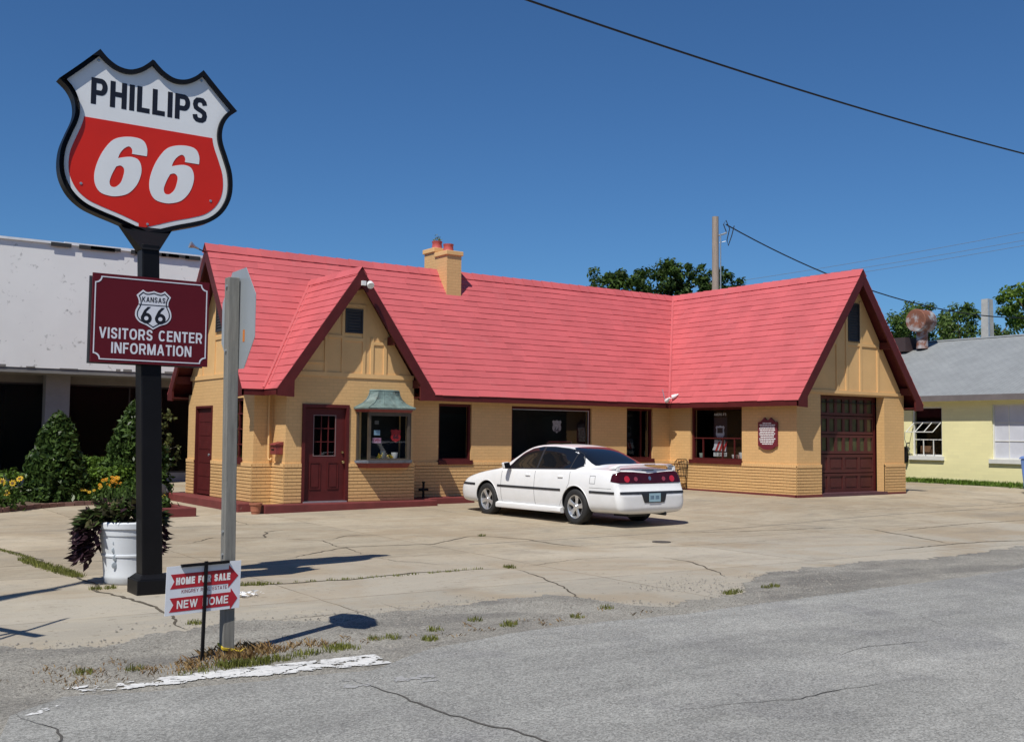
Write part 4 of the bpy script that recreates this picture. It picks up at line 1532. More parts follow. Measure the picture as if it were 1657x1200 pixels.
sp = thing('standpipe', 'dark iron standpipe valve standing on the step right of the bay', 'standpipe', (11.36, 16.62, 0))
MB().lathe([(.05, 0), (.05, .02), (.028, .03), (.028, .34), (.04, .35), (.04, .37), (.0, .38)], (11.36, 16.62, .01), 12).build('pipe', M['black'], sp, smooth=True)
MB().tube([(11.24, 16.62, .2), (11.48, 16.62, .2)], .03, 8).build('cross_arm', M['black'], sp, smooth=True)
o = MB().lathe([(.085, 0), (.12, .19), (.135, .19), (.135, .225), (.115, .225), (.10, .05)], (7.02, 15.95, G(7.02, 15.95)), 20, cap=False)
tag(o.build('flower_pot', M['terra'], smooth=True), 'empty terracotta flower pot at the corner of the maroon step', 'flower pot')

sc_ = thing('security_light', 'white security floodlight under the peak of the small gable', 'security light', (BX + .05, BY - .06, 4.72))
MB().box(BX - .02, BX + .08, BY - .05, BY - .003, 4.70, 4.80).build('bracket', M['white'], sc_)
MB().lathe([(.0, -.15), (.075, -.15), (.08, -.13), (.065, -.05), (.035, .0), (.0, .01)], (0, 0, 0), 16, 'z').build('lamp_head', M['white'], sc_, smooth=True, world=False)
sc_.children[1].location = (.05, -.1, .04)
sc_.children[1].rotation_euler = (math.radians(-50), math.radians(15), 0)
fl_ = thing('floodlight', 'twin white floodlight on a thin conduit at the roof valley', 'floodlight', (XE - .06, YE - .05, ZE + .05))
MB().tube([(XE - .16, YE - .02, ZE + .02), (XE - .16, YE + .10, ZE + .38)], .012, 6).build('conduit', M['steel'], fl_)
for dx, dz, r in ((-.14, .05, (60, -20, 0)), (.14, .16, (40, 55, 0))):
    q = MB().lathe([(.0, -.11), (.055, -.11), (.06, -.09), (.045, 0), (.022, .04), (.022, .08), (0, .08)], n=14)
    o = q.build('lamp_head', M['white'], fl_, smooth=True, world=False)
    o.location = (dx, -.12, dz)
    o.rotation_euler = tuple(math.radians(a) for a in r)
MB().tube([(XE - .18, YE - .12, ZE + .09), (XE + .04, YE - .12, ZE + .16)], .014, 6).build('bracket', M['white'], fl_)
hl = thing('floodlight', 'small dark horn lamp at the left peak of the main roof', 'floodlight', (XL - .1, YR, ZR - .12))
q = MB().lathe([(.02, -.1), (.03, 0), (.075, .1), (.08, .12), (.0, .11)], n=14)
o = q.build('lamp_head', M['steel'], hl, smooth=True, world=False)
o.location = (-.16, -.02, .05)
o.rotation_euler = (0, math.radians(-70), 0)
MB().tube([(XL - .18, YR, ZR - .1), (XL, YR, ZR - .16)], .014, 6).build('bracket', M['black'], hl)

# metal lawn chair in the corner behind the car
chr_ = thing('metal_chair', 'dark iron armchair against the wing wall behind the car', 'chair', (19.02, 16.28, G(19.02, 16.28)), math.radians(-80))
chr_.scale = (.82, .82, .88)
for (x, y) in ((-.25, -.22), (.25, -.22), (-.25, .22), (.25, .22)):
    MB().tube([(x * 1.1, y * 1.15, 0), (x, y, .42)] + ([(x, y, .62)] if y < 0 else []), .013, 6).build('leg', M['black'], chr_, world=False)
q = MB()
for k in range(9):
    q.box(-.25, .25, -.24 + k * .055, -.24 + k * .055 + .035, .41, .425)
q.tube([(-.25, -.24, .415), (.25, -.24, .415), (.25, .24, .415), (-.25, .24, .415), (-.25, -.24, .415)], .012, 6)
q.build('seat', M['black'], chr_, world=False)
q = MB()
q.tube([(-.25, .24, .42), (-.26, .34, .85), (-.18, .36, .93), (.18, .36, .93), (.26, .34, .85), (.25, .24, .42)], .014, 6)
for k in range(7):
    x = -.2 + k * .4 / 6
    q.tube([(x, .25, .42), (x, .355, .92)], .008, 5)
q.build('backrest', M['black'], chr_, world=False)
for sx in (-1, 1):
    MB().tube([(sx * .25, -.24, .60), (sx * .27, -.1, .66), (sx * .26, .30, .66)], .014, 6).build('armrest', M['black'], chr_, world=False)
# ================================================================ tall shield sign on its post
M['signwhite'] = mat('sign_enamel_white', (.78, .79, .79), .3, .04, 2, stain=(.58, .56, .52), sscale=4, sthr=.68)
M['signred'] = mat('sign_enamel_red', (.64, .020, .005), .35, .06, 2)
M['signblack'] = mat('sign_black_letters', (.010, .010, .016), .4, .1, 4)
PH = thing('station_sign', 'tall black post carrying a big red and white shield numbered 66 high above the lot', 'sign', (2.0, 6.22, -.2))
LEAN = lambda x, z: x - .035 * (z + .2)


def lbox(mb, x0, x1, y0, y1, z0, z1):
    mb.hexa([(LEAN(x, z0), y, z0) for x, y in ((x0, y0), (x1, y0), (x1, y1), (x0, y1))],
            [(LEAN(x, z1), y, z1) for x, y in ((x0, y0), (x1, y0), (x1, y1), (x0, y1))])


mb = MB()
lbox(mb, 1.892, 2.102, 6.10, 6.32, -.1, 2.62)
lbox(mb, 1.912, 2.092, 6.115, 6.305, 2.62, 3.42)
mb.build('post', M['black'], PH, bevel=.012)
mb = MB()
mb.hexa([(1.82, 6.03, -.25), (2.18, 6.03, -.25), (2.18, 6.40, -.25), (1.82, 6.40, -.25)], [(1.82, 6.03, -.05), (2.18, 6.03, -.05), (2.18, 6.40, -.05), (1.82, 6.40, -.05)])
mb.hexa([(1.83, 6.04, -.05), (2.17, 6.04, -.05), (2.17, 6.39, -.05), (1.83, 6.39, -.05)], [(1.882, 6.09, .0), (2.112, 6.09, .0), (2.112, 6.33, .0), (1.882, 6.33, .0)])
mb.build('base', M['black'], PH, bevel=.01)
LL = [(1.866, 5.428), (1.815, 5.375), (1.739, 5.315), (1.635, 5.273), (1.52, 5.284), (1.414, 5.343), (1.328, 5.427), (1.132, 5.228), (0.936, 5.040), (1.023, 4.964), (1.08, 4.869), (1.102, 4.757), (1.088, 4.648), (1.03, 4.493), (0.978, 4.331), (0.966, 4.157), (0.996, 4.009), (1.078, 3.868), (1.208, 3.761), (1.365, 3.698), (1.554, 3.64), (1.717, 3.582), (1.89, 3.52)]
half = [(1.874 - x, z) for x, z in LL]


def smooth_open(pts, corners, n=4):
    out = []
    k = len(pts)
    for i in range(k - 1):
        p0 = pts[i - 1] if i > 0 and i not in corners else pts[i]
        p1, p2 = pts[i], pts[i + 1]
        p3 = pts[i + 2] if i + 2 < k and (i + 1) not in corners else pts[i + 1]
        for j in range(n):
            t = j / n
            out.append(tuple(.5 * ((2 * b) + (-a + c) * t + (2 * a - 5 * b + 4 * c - d) * t * t + (-a + 3 * b - 3 * c + d) * t ** 3) for a, b, c, d in zip(p0, p1, p2, p3)))
    out.append(pts[-1])
    return out


half = smooth_open(half, {0, 6, 8, 22})
CX = 1.884
OUT = [(CX - x, z) for x, z in half] + [(CX + x, z) for x, z in half[-2:0:-1]]      # counter-clockwise
fs = lambda u, v, d: (u, 6.335 + d, v)
IN = offset_poly(OUT, .046)
IN2 = offset_poly(OUT, .098)
mb = MB()
mb.prism(OUT, fs, -.03, .07)
sb = mb.build('shield_case', M['black'], PH, smooth=False)
mb = MB()
mb.prism(OUT, fs, -.075, -.03, holes=[IN[::-1]])
mb.build('rim', M['black'], PH, bevel=.008)
# sloping throat below the case
mb = MB()
mb.hexa([(1.78, 6.10, 3.36), (1.96, 6.10, 3.36), (1.96, 6.32, 3.36), (1.78, 6.32, 3.36)], [(1.60, 6.31, 3.64), (2.16, 6.31, 3.64), (2.16, 6.40, 3.64), (1.60, 6.40, 3.64)])
mb.build('throat', M['black'], PH)
mb = MB()
mb.prism(IN, fs, -.034, -.031)
face = mb.build('face', M['signwhite'], PH)
zr_ = 4.70
red = [p for p in IN2 if p[1] < zr_]
xs = sorted(p[0] for p in red if p[1] > zr_ - .12)
# clip the inner outline at the red line
red = []
for a, b in zip(IN2, IN2[1:] + IN2[:1]):
    if a[1] <= zr_:
        red.append(a)
    if (a[1] - zr_) * (b[1] - zr_) < 0:
        t = (zr_ - a[1]) / (b[1] - a[1])
        red.append((a[0] + (b[0] - a[0]) * t, zr_))
mb = MB()
mb.prism(red, fs, -.037, -.0345)
mb.build('red_field', M['signred'], PH)
SIX = [(1.856, 4.385), (1.857, 4.465), (1.822, 4.539), (1.743, 4.566), (1.619, 4.555), (1.507, 4.506), (1.426, 4.404), (1.365, 4.277), (1.329, 4.136), (1.336, 4.02), (1.385, 3.94), (1.47, 3.912), (1.564, 3.916), (1.676, 3.961), (1.759, 4.061), (1.8, 4.177), (1.801, 4.266), (1.77, 4.331), (1.712, 4.352), (1.645, 4.345), (1.56, 4.318), (1.577, 4.37), (1.614, 4.425), (1.66, 4.459), (1.689, 4.451), (1.704, 4.42), (1.701, 4.386)]
HOLE = [(1.544, 4.227), (1.509, 4.153), (1.483, 4.071), (1.489, 4.023), (1.514, 4.007), (1.551, 4.016), (1.597, 4.068), (1.622, 4.15), (1.626, 4.21), (1.6, 4.241), (1.572, 4.241)]
sm = smooth_open(SIX + SIX[:1], {0, 20, 26, 27}, 4)[:-1]
hm = smooth_open(HOLE + HOLE[:1], set(), 4)[:-1]
for dx, kx in ((0, 1.0), (.563, 1.0)):
    mb = MB()
    mb.prism([(x + dx, z) for x, z in sm], fs, -.0405, -.0375, holes=[[(x + dx, z) for x, z in hm]])
    mb.build('numeral', M['signwhite'], PH)
mb = MB()
x = 1.268
for chx, w in (('P', .165), ('H', .17), ('I', .052), ('L', .135), ('L', .135), ('I', .052), ('P', .165), ('S', .165)):
    grot(mb, chx, fs, x, 4.848, w, .278, -.0358, t=.19)
    x += w + .027
mb.build('lettering', M['signblack'], PH, recalc=False)
# access bolts and a chip in the enamel
mb = MB()
for (u, v) in ((1.335, 5.315), (2.42, 5.315), (1.885, 3.66), (1.2, 4.0), (2.56, 4.0)):
    mb.lathe([(0, -.043), (.014, -.042), (.016, -.034)], (u, 6.335, v), 8, 'y', cap=False)
mb.build('bolt', M['steel'], PH)

# ---------------------------------------------------------------- visitors centre panel clamped to the same post
VC = thing('information_sign', 'maroon double panel reading VISITORS CENTER INFORMATION strapped to the black post', 'sign', (1.92, 6.0, 2.6))
fv = lambda u, v, d: (u, 6.06 + d, v)
M['vmar'] = mat('sign_maroon', (.105, .007, .014), .5, .06, 2, spec=.25)
M['vsilver'] = mat('sign_reflective_white', (.68, .70, .76), .4, .05, 4)
u0, u1, v0, v1 = 1.292, 2.492, 2.160, 3.062
mb = MB()
bxf(mb, fv, u0, u1, v0, v1, 0, .022)
mb.build('panel', M['vmar'], VC)
mb = MB()
bxf(mb, fv, u0 + .03, u1 + .03, v0, v1, .252, .274)
mb.build('panel', mat('slate_panel_back', (.05, .055, .065), .5, .1), VC)
mb = MB()
for (a, b) in ((u0 + .05, u0 + .09), (u1 - .09, u1 - .05)):
    bxf(mb, fv, a, b, v0 + .02, v1 - .02, .022, .252)
bxf(mb, fv, u0 + .09, u1 - .09, v0 + .15, v0 + .19, .022, .054)
bxf(mb, fv, u0 + .09, u1 - .09, v1 - .19, v1 - .15, .022, .054)
mb.build('bracket', M['black'], VC)


def notched(a, b, c, d, r, n=5):
    p = []
    for (cx, cy, s) in ((a, c, 90), (b, c, 180), (b, d, 270), (a, d, 0)):
        for k in range(n + 1):
            t = math.radians(s - 90 * k / n) if True else 0
            p.append((cx + r * math.cos(t), cy + r * math.sin(t)))
    return p


o1 = notched(u0 + .022, u1 - .022, v0 + .028, v1 - .028, .06)
o2 = notched(u0 + .033, u1 - .033, v0 + .039, v1 - .039, .06)
mb = MB()
mb.prism(o1, fv, -.003, -.0002, holes=[o2[::-1]])
mb.build('border', M['vsilver'], VC)
SH2 = smooth_open([(0, 1.0), (.14, .955), (.28, .94), (.42, 1.02), (.66, .80), (.58, .62), (.57, .45), (.68, .20), (.68, -.04), (.52, -.24), (.26, -.34), (0, -.50)], {0, 3, 4, 11}, 3)
SHO = [(-a, b) for a, b in SH2] + [(a, b) for a, b in SH2[::-1]][1:-1]
scx, scv, sk = 1.905, 2.655, .268
tr = lambda P: [(scx + x * sk, scv + y * sk) for x, y in P]
mb = MB()
mb.prism(tr(SHO), fv, -.004, -.0004)
mb.build('route_shield', M['vsilver'], VC)
mb = MB()
i1, i2 = offset_poly(SHO, .06), offset_poly(SHO, .10)
mb.prism(tr(i1), fv, -.0055, -.0042, holes=[tr(i2)[::-1]])
bxf(mb, fv, scx - .155, scx + .155, scv + .115, scv + .123, -.0056, -.0043)
grot(mb, 'KANSAS', fv, scx - .120, scv + .148, .240, .054, -.0052, t=.17)
mb.build('shield_lettering', M['signblack'], VC, recalc=False)


def digit6(mb, fn, u, v, w, h, d, m=0):
    """open slim six: a straight slanting stem running into a ring"""
    n = 28
    ro, t = w / 2, .30 * w
    cx, cy = u + ro, v + ro
    vs, f_ = [], []
    for k in range(n):
        a = 2 * math.pi * k / n
        for r in (ro, ro - t):
            vs.append(fn(cx + r * math.cos(a), cy + r * 1.0 * math.sin(a), d))
    f_ = [(2 * k, (2 * k + 2) % (2 * n), (2 * k + 3) % (2 * n), 2 * k + 1) for k in range(n)]
    mb.add(vs, f_, m)
    st = [(cx + ro * math.cos(math.radians(a)), cy + ro * math.sin(math.radians(a))) for a in (175, 165, 150)] + [(u + w * .28, v + h * .78), (u + w * .60, v + h)]
    inn = [(cx + (ro - t) * math.cos(math.radians(a)), cy + (ro - t) * math.sin(math.radians(a))) for a in (175, 160, 140)] + [(u + w * .53, v + h * .74), (u + w * .90, v + h)]
    for k in range(4):
        mb.poly([fn(*st[k], d - .0002), fn(*inn[k], d - .0002), fn(*inn[k + 1], d - .0002), fn(*st[k + 1], d - .0002)], m)


mb = MB()
digit6(mb, fv, scx - .128, scv - .075, .112, .175, -.0052)
digit6(mb, fv, scx + .016, scv - .075, .112, .175, -.0052)
mb.build('shield_number', M['signblack'], VC, recalc=False)
mb = MB()
grot(mb, 'VISITORS CENTER', fv, 1.368, 2.405, 1.055, .112, -.001, t=.165)
grot(mb, 'INFORMATION', fv, 1.492, 2.258, .82, .112, -.001, t=.165)
mb.build('lettering', M['vsilver'], VC, recalc=False)

# ---------------------------------------------------------------- back of the stop sign on a timber post
M['postwood'] = mat('weathered_grey_post', (.20, .195, .175), .85, .22, 5, .4, 50, stretch=(8, 8, .7), vec='Object')
M['signback'] = mat('bare_aluminium_sign_back', (.40, .435, .455), .42, .06, 4, metal=.35)
SS = thing('stop_sign', 'grey back of an octagonal traffic sign on a square weathered timber post', 'traffic sign', (1.53, 2.7, -.2))
mb = MB()
lx = lambda x, z: x - .011 * (z + .2)
mb.hexa([(lx(x, -.3), y, -.3) for x, y in ((1.487, 2.655), (1.573, 2.655), (1.573, 2.745), (1.487, 2.745))],
        [(lx(x, 2.64), y, 2.64) for x, y in ((1.487, 2.655), (1.573, 2.655), (1.573, 2.745), (1.487, 2.745))])
mb.build('post', M['postwood'], SS, bevel=.006)
R8 = .381 / math.cos(math.pi / 8)
oct_ = [(R8 * math.cos(math.radians(22.5 + 45 * k)), R8 * math.sin(math.radians(22.5 + 45 * k))) for k in range(8)]
ang = math.radians(2)
fo = lambda u, v, d: (1.553 + d * math.cos(ang) + u * math.sin(ang), 2.705 + u * math.cos(ang) - d * math.sin(ang), 2.325 + v)
mb = MB()
mb.prism(oct_, fo, 0, .004)
mb.build('sign_plate', M['signback'], SS)
mb = MB()
mb.prism([(x * .97, y * .97) for x, y in oct_], fo, .0045, .005)
mb.build('sign_face', M['signred'], SS)
mb = MB()
bxf(mb, fo, -.165, -.125, -.18, -.09, -.002, -.0005)
mb.build('sticker', mat('orange_sticker', (.65, .20, .03), .5, .1), SS)
mb = MB()
for z in (2.08, 2.57, .55, .72):
    mb.lathe([(.0, -.012), (.012, -.012), (.012, 0)], (lx(1.487, z), 2.69, z), 8, 'x', cap=False)
mb.build('bolt', M['steel'], SS)
tp = MB()
r_ = .06
for z in (-.145, -.135):
    tp.tube([(1.485, 2.65, z), (1.575, 2.648, z - .02), (1.58, 2.75, z), (1.48, 2.75, z + .02), (1.485, 2.65, z)], .007, 6)
tp.tube([(1.575, 2.648, -.16), (1.61, 2.62, -.165), (1.64, 2.63, -.15)], .006, 6)
tag(tp.build('cord', mat('yellow_cord', (.60, .44, .03), .7, .15), smooth=True), 'yellow cord tied round the foot of the timber post', 'cord')

# ---------------------------------------------------------------- small home for sale sign on its stake
RS = thing('sale_sign', 'small white HOME FOR SALE sign with red arrows on a thin black stake', 'sign', (1.318, 2.60, -.2))
a_ = math.radians(3)
fr = lambda u, v, d: (1.318 + .91 * u * math.cos(a_) - d * math.sin(a_) + .02 * (v - .3), 2.60 + u * math.sin(a_) + d * math.cos(a_), v + .022 * u)
mb = MB()
bxf(mb, fr, -.318, .305, .152, .502, .012, .018)
mb.build('board', mat('sign_board_white', (.70, .73, .78), .45, .05, 4), RS)
mb = MB()
mb.hexa([fr(-.012, -.26, -.010), fr(.012, -.26, -.010), fr(.012, -.26, .010), fr(-.012, -.26, .010)],
        [fr(-.012, .52, -.010), fr(.012, .52, -.010), fr(.012, .52, .010), fr(-.012, .52, .010)])
mb.build('stake', M['black'], RS)
mb = MB()
bxf(mb, fr, -.205, .195, .492, .511, -.012, .021)
mb.build('top_bar', M['black'], RS)


def arrow(mb, fn, u0, u1, v, h, hd, d):
    mb.prism([(u0, v - h / 2), (u1 - hd, v - h / 2), (u1 - hd, v - h * .80), (u1, v), (u1 - hd, v + h * .80), (u1 - hd, v + h / 2), (u0, v + h / 2), (u0 + .032, v)], fn, d, d + .001)


mb = MB()
arrow(mb, fr, -.285, .285, .392, .105, .085, .0105)
arrow(mb, fr, -.285, .285, .225, .100, .062, .0105)
mb.build('arrow', mat('sign_arrow_red', (.42, .012, .025), .45, .06), RS)
mb = MB()
grot(mb, 'HOME FOR SALE', fr, -.240, .366, .455, .053, .0095, t=.26, gap=.10)
grot(mb, 'NEW HOME', fr, -.225, .196, .43, .058, .0095, t=.19)
mb.build('lettering', M['white'], RS, recalc=False)
mb = MB()
grot(mb, 'KINGREY REAL ESTATE', fr, -.19, .303, .38, .026, .0115, t=.15)
mb.build('small_lettering', mat('dark_red_ink', (.20, .02, .04), .6, .05), RS, recalc=False)

# ---------------------------------------------------------------- white tub with trailing dark leaves behind the post
PCX, PCY = 2.02, 7.10
gz = G(PCX, PCY)
pr = [(.0, 0), (.225, 0), (.245, .02), (.25, .06), (.258, .075), (.255, .09), (.275, .30), (.286, .305), (.286, .325), (.278, .33), (.305, .53), (.315, .535), (.318, .56), (.322, .60), (.338, .61), (.342, .665), (.325, .68), (.305, .68), (.29, .58), (.0, .58)]
o = MB().lathe(pr, (PCX, PCY, gz), 40, cap=False).build('planter_tub', mat('white_plastic_tub', (.66, .70, .74), .5, .06, 3, stain=(.50, .52, .52), sscale=5, sthr=.66), smooth=True)
tag(o, 'round white ribbed planter tub standing behind the black post', 'planter')
emb = MB()
for (a, z) in [(250, .22), (252, .30), (249, .38), (251, .46)]:
    t = math.radians(a - 25)
    emb.lathe([(0, -.012), (.035, -.008), (.04, 0)], (PCX + .27 * math.cos(t), PCY + .27 * math.sin(t), gz + z), 10, 'y', cap=False)
emb.build('relief', mat('tub_relief_grey', (.35, .40, .44), .5, .1), o, smooth=True)
pv = MB()
dk = MB()


def leaf(mb, c, d, w, l, up=V((0, 0, 1)), mi=0, fold=.25):
    d = d.normalized()
    s = d.cross(up)
    s = s.normalized() if s.length > 1e-4 else V((1, 0, 0))
    n = s.cross(d)
    p = [c, c + d * l * .35 + s * w - n * w * fold, c + d * l, c + d * l * .35 - s * w - n * w * fold, c + d * l * .45 + n * w * .1]
    mb.add(p, [(0, 1, 4), (1, 2, 4), (2, 3, 4), (3, 0, 4)], mi)


for k in range(720):
    a = rnd.uniform(0, 6.283)
    rr = .30 * math.sqrt(rnd.random()) + (.10 if math.cos(a - 2.6) > .2 else .02)
    c = V((PCX + rr * math.cos(a) - .02, PCY + rr * math.sin(a), gz + .70 + .27 * (1 - (rr / .45) ** 2) * rnd.random()))
    if math.sin(a) < -.1 and rr > .24 and c.z < gz + .80:
        continue
    leaf(pv, c, V((math.cos(a) + rnd.gauss(0, .6), math.sin(a) + rnd.gauss(0, .6), rnd.gauss(-.15, .6))), rnd.uniform(.026, .052), rnd.uniform(.08, .15), up=V((rnd.gauss(0, .5), rnd.gauss(0, .5), 1)), mi=2 if rnd.random() < .10 else 0 if rnd.random() < .6 else 1)
L_ = V((-.80, .50, 0)).normalized()
for s_ in range(36):                                   # trailing stems, most of them over the left side
    a0 = min(3.35, max(1.6, 2.6 + rnd.gauss(0, .40))) if s_ < 32 else rnd.uniform(-.7, 0)
    d = V((math.cos(a0), math.sin(a0), 0))
    ln = rnd.uniform(.30, .50) if s_ < 32 else rnd.uniform(.2, .4)
    reach = (rnd.uniform(.10, .26) if s_ < 32 else .08)
    for k in range(30):
        t = k / 29
        c = V((PCX, PCY, gz + .72)) + d * (.27 + reach * math.sin(min(1, t * 1.6) * 1.57)) + V((0, 0, .10 * math.sin(t * 3.14) - ln * t ** 1.7))
        c += V((rnd.gauss(0, .018), rnd.gauss(0, .018), rnd.gauss(0, .015)))
        leaf(pv, c, V((d.x + rnd.gauss(0, .6), d.y + rnd.gauss(0, .6), rnd.uniform(-1.5, .1))), rnd.uniform(.022, .042), rnd.uniform(.08, .14), up=V((rnd.gauss(0, .5), rnd.gauss(0, .5), 1)), mi=2 if t > .62 else (0 if rnd.random() < .6 else 1))
for k in range(160):                                    # tufts of green rising behind
    c = V((PCX + rnd.gauss(0, .16), PCY + rnd.gauss(.05, .12), gz + .8 + rnd.random() * .18))
    leaf(pv, c, V((rnd.gauss(0, .4), rnd.gauss(0, .4), 1)), .018, rnd.uniform(.06, .13), up=V((1, 0, .2)), mi=1)
tag(pv.build('trailing_plant', [leafmat('bronze_leaf', (.022, .022, .012), (.10, .095, .04)), leafmat('green_leaf_small', (.03, .06, .016), (.11, .16, .045)), leafmat('purple_leaf', (.020, .010, .014), (.065, .032, .045))], recalc=False, uv=False),
    'bushy purple and green trailing plant spilling from the white tub', 'plant')

# ---------------------------------------------------------------- things beyond the left edge whose shadows cross the concrete
UP = thing('utility_pole', 'timber utility pole with a crossarm standing left of the lot', 'utility pole', (-3.66, 4.1, -.2))
MB().tube([(-3.66, 4.1, -.4), (-3.66, 4.1, 8.2)], [.15, .10], 12).build('pole', M['postwood'], UP, smooth=True)
mb = MB()
dv = V((1.36, 1.22, 0)).normalized()
c0 = V((-3.66, 4.1, 8.0))
nrm = V((-dv.y, dv.x, 0)) * .05
p0, p1 = c0 - dv * .75, c0 + dv * .95
mb.hexa([p0 - nrm, p1 - nrm, p1 + nrm, p0 + nrm], [q + V((0, 0, .11)) for q in (p0 - nrm, p1 - nrm, p1 + nrm, p0 + nrm)])
mb.build('crossarm', M['postwood'], UP)
SN = thing('street_name_sign', 'thin post with crossed street name blades left of the lot', 'street sign', (-1.19, 3.58, -.2))
MB().tube([(-1.19, 3.58, -.3), (-1.19, 3.58, 2.7)], .025, 10).build('post', M['steel'], SN, smooth=True)
for dv, a, b in ((V((.258, -.616, 0)), .34, .33), (V((.669, .74, 0)), .5, .55)):
    dv = dv.normalized()
    nn = V((-dv.y, dv.x, 0)) * .004
    c0 = V((-1.19, 3.58, 2.5 if a < .4 else 2.72))
    p0, p1 = c0 - dv * a, c0 + dv * b
    MB().hexa([p0 - nn, p1 - nn, p1 + nn, p0 + nn], [q + V((0, 0, .16)) for q in (p0 - nn, p1 - nn, p1 + nn, p0 + nn)]).build('blade', mat('green_blade', (.02, .12, .05), .4), SN)
# ================================================================ the white saloon
def carpaint():
    m, nt, p = newmat('white_car_paint')
    p.inputs['Base Color'].default_value = (.80, .80, .79, 1)
    p.inputs['Roughness'].default_value = .35
    p.inputs['Coat Weight'].default_value = .55
    p.inputs['Coat Roughness'].default_value = .03
    c = ramp(nt, noise_tex(nt, coords(nt), 5, 6), [(.35, (.79, .79, .78)), (.65, (.83, .83, .825))])
    nt.links.new(c, p.inputs['Base Color'])
    return m


M['car'] = carpaint()
M['tint'] = mat('tinted_car_glass', (.008, .009, .011), .03, .1, 2, spec=.7)
M['rubber'] = mat('tyre_rubber', (.018, .018, .018), .75, .2, 20, .1, 60)
M['trim'] = mat('black_plastic_trim', (.022, .023, .026), .5, .15, 10)
M['gapc'] = mat('panel_gap', (.06, .06, .06), .8, .1)
M['lamp'] = mat('dark_red_lamp', (.045, .003, .004), .12, .2, 6, coat=.35, spec=.3)
M['lamp2'] = mat('bright_red_lens', (.55, .012, .018), .1, .1, 6, coat=1.0)

# stations along the car: y, bottom z, widest half width, belt half width, belt z, top z at centre, roof z or None, rail half width
STN = [(-1.225, .36, .66, .64, .52, .56, None, 0),
       (-1.21, .29, .80, .78, .58, .62, None, 0),
       (-1.16, .245, .875, .84, .66, .69, None, 0),
       (-1.115, .235, .895, .83, .735, .765, None, 0),
       (-1.085, .23, .905, .80, .90, .93, None, 0),
       (-1.05, .23, .908, .80, .985, 1.025, None, 0),
       (-.95, .225, .915, .82, 1.00, 1.05, None, 0),
       (-.62, .22, .922, .84, 1.005, 1.065, None, 0),
       (-.36, .21, .925, .85, 1.005, 1.07, 1.085, .71),
       (-.15, .205, .926, .855, 1.00, 1.07, 1.185, .67),
       (.18, .20, .927, .858, .992, 1.07, 1.325, .62),
       (.50, .20, .927, .86, .985, 1.07, 1.415, .60),
       (.90, .20, .927, .86, .978, 1.07, 1.452, .60),
       (1.30, .20, .927, .86, .97, 1.07, 1.458, .60),
       (1.66, .20, .927, .86, .962, 1.06, 1.432, .60),
       (1.92, .20, .926, .86, .955, 1.05, 1.335, .625),
       (2.20, .20, .925, .858, .945, 1.02, 1.175, .675),
       (2.48, .20, .922, .855, .93, .99, 1.03, .74),
       (2.62, .20, .92, .85, .92, .975, None, 0),
       (3.00, .205, .915, .83, .87, .935, None, 0),
       (3.35, .21, .905, .81, .805, .875, None, 0),
       (3.62, .22, .885, .79, .735, .815, None, 0),
       (3.78, .23, .845, .745, .68, .752, None, 0),
       (3.85, .24, .77, .69, .61, .68, None, 0),
       (3.875, .29, .64, .58, .54, .59, None, 0)]


def section(y, zb, w, wb, zs, zt, zr, wr):
    zm = zb + (zs - zb) * .52
    h = [(0, zb), (.78 * w, zb), (.945 * w, zb + .05 * (zs - zb) / .7 + .01), (w * .985, zb + (zs - zb) * .30), (w, zm), (w * .985, zb + (zs - zb) * .78), (wb + .022, zs - .035), (wb, zs)]
    if zr is None:
        for k in (.93, .8, .62, .42, .2, 0):
            h.append((wb * k, zt - (zt - zs) * k ** 2.6))
    else:
        h += [(wb - .028, zs + .012), (wr + (wb - .03 - wr) * .48, zs + (zr - .055 - zs) * .56), (wr, zr - .055), (wr * .86, zr - .018), (wr * .45, zr - .002), (0, zr)]
    return h


mb = MB()
rows = []
for s in STN:
    h = section(*s)
    loop = [(-x, s[0], z) for x, z in h] + [(x, s[0], z) for x, z in h[-2:0:-1]]
    rows.append(len(mb.v))
    mb.v += loop
nl = len(loop)
for a, b in zip(rows, rows[1:]):
    for k in range(nl):
        mb.f.append((a + k, a + (k + 1) % nl, b + (k + 1) % nl, b + k))
hn = len(h)
for r0 in (rows[0], rows[-1]):          # end caps as strips of quads
    for k in range(hn - 1):
        l0, l1 = r0 + k, r0 + k + 1
        q0, q1 = r0 + (nl - k) % nl, r0 + (nl - k - 1) % nl
        f_ = [l0, l1, q1, q0]
        f2 = []
        for i in f_:
            if i not in f2:
                f2.append(i)
        mb.f.append(tuple(f2))
mb.m = [0] * len(mb.f)
tmp = mb.build('car_body', M['car'], uv=False)
ss = tmp.modifiers.new('ss', 'SUBSURF')
ss.levels = ss.render_levels = 2
wells = []
for (yy) in (0.0, 2.807):
    w_ = MB().lathe([(0, -1.2), (.388, -1.2), (.388, 1.2), (0, 1.2)], (0, yy, .315), 40, 'x', cap=False)
    w_.v = [v for v in w_.v]
    o = w_.build('well', M['trim'], uv=False)
    wells.append(o)
core = MB().box(-.66, .66, -2, 4, .0, 1.5).build('core', M['trim'], uv=False)
for o in wells:
    b = o.modifiers.new('b', 'BOOLEAN')
    b.operation = 'DIFFERENCE'
    b.object = core
    b.solver = 'EXACT'
for o in wells:
    b = tmp.modifiers.new('b', 'BOOLEAN')
    b.operation = 'DIFFERENCE'
    b.object = o
    b.solver = 'EXACT'
dg = bpy.context.evaluated_depsgraph_get()
dg.update()
me = bpy.data.meshes.new_from_object(tmp.evaluated_get(dg))
bm = bmesh.new()
bm.from_mesh(me)
BT = BVHTree.FromBMesh(bm)
bm.free()
for o in [tmp, core] + wells:
    bpy.data.objects.remove(o)
for i, m in enumerate(list(me.materials)):
    pass
me.materials.clear()
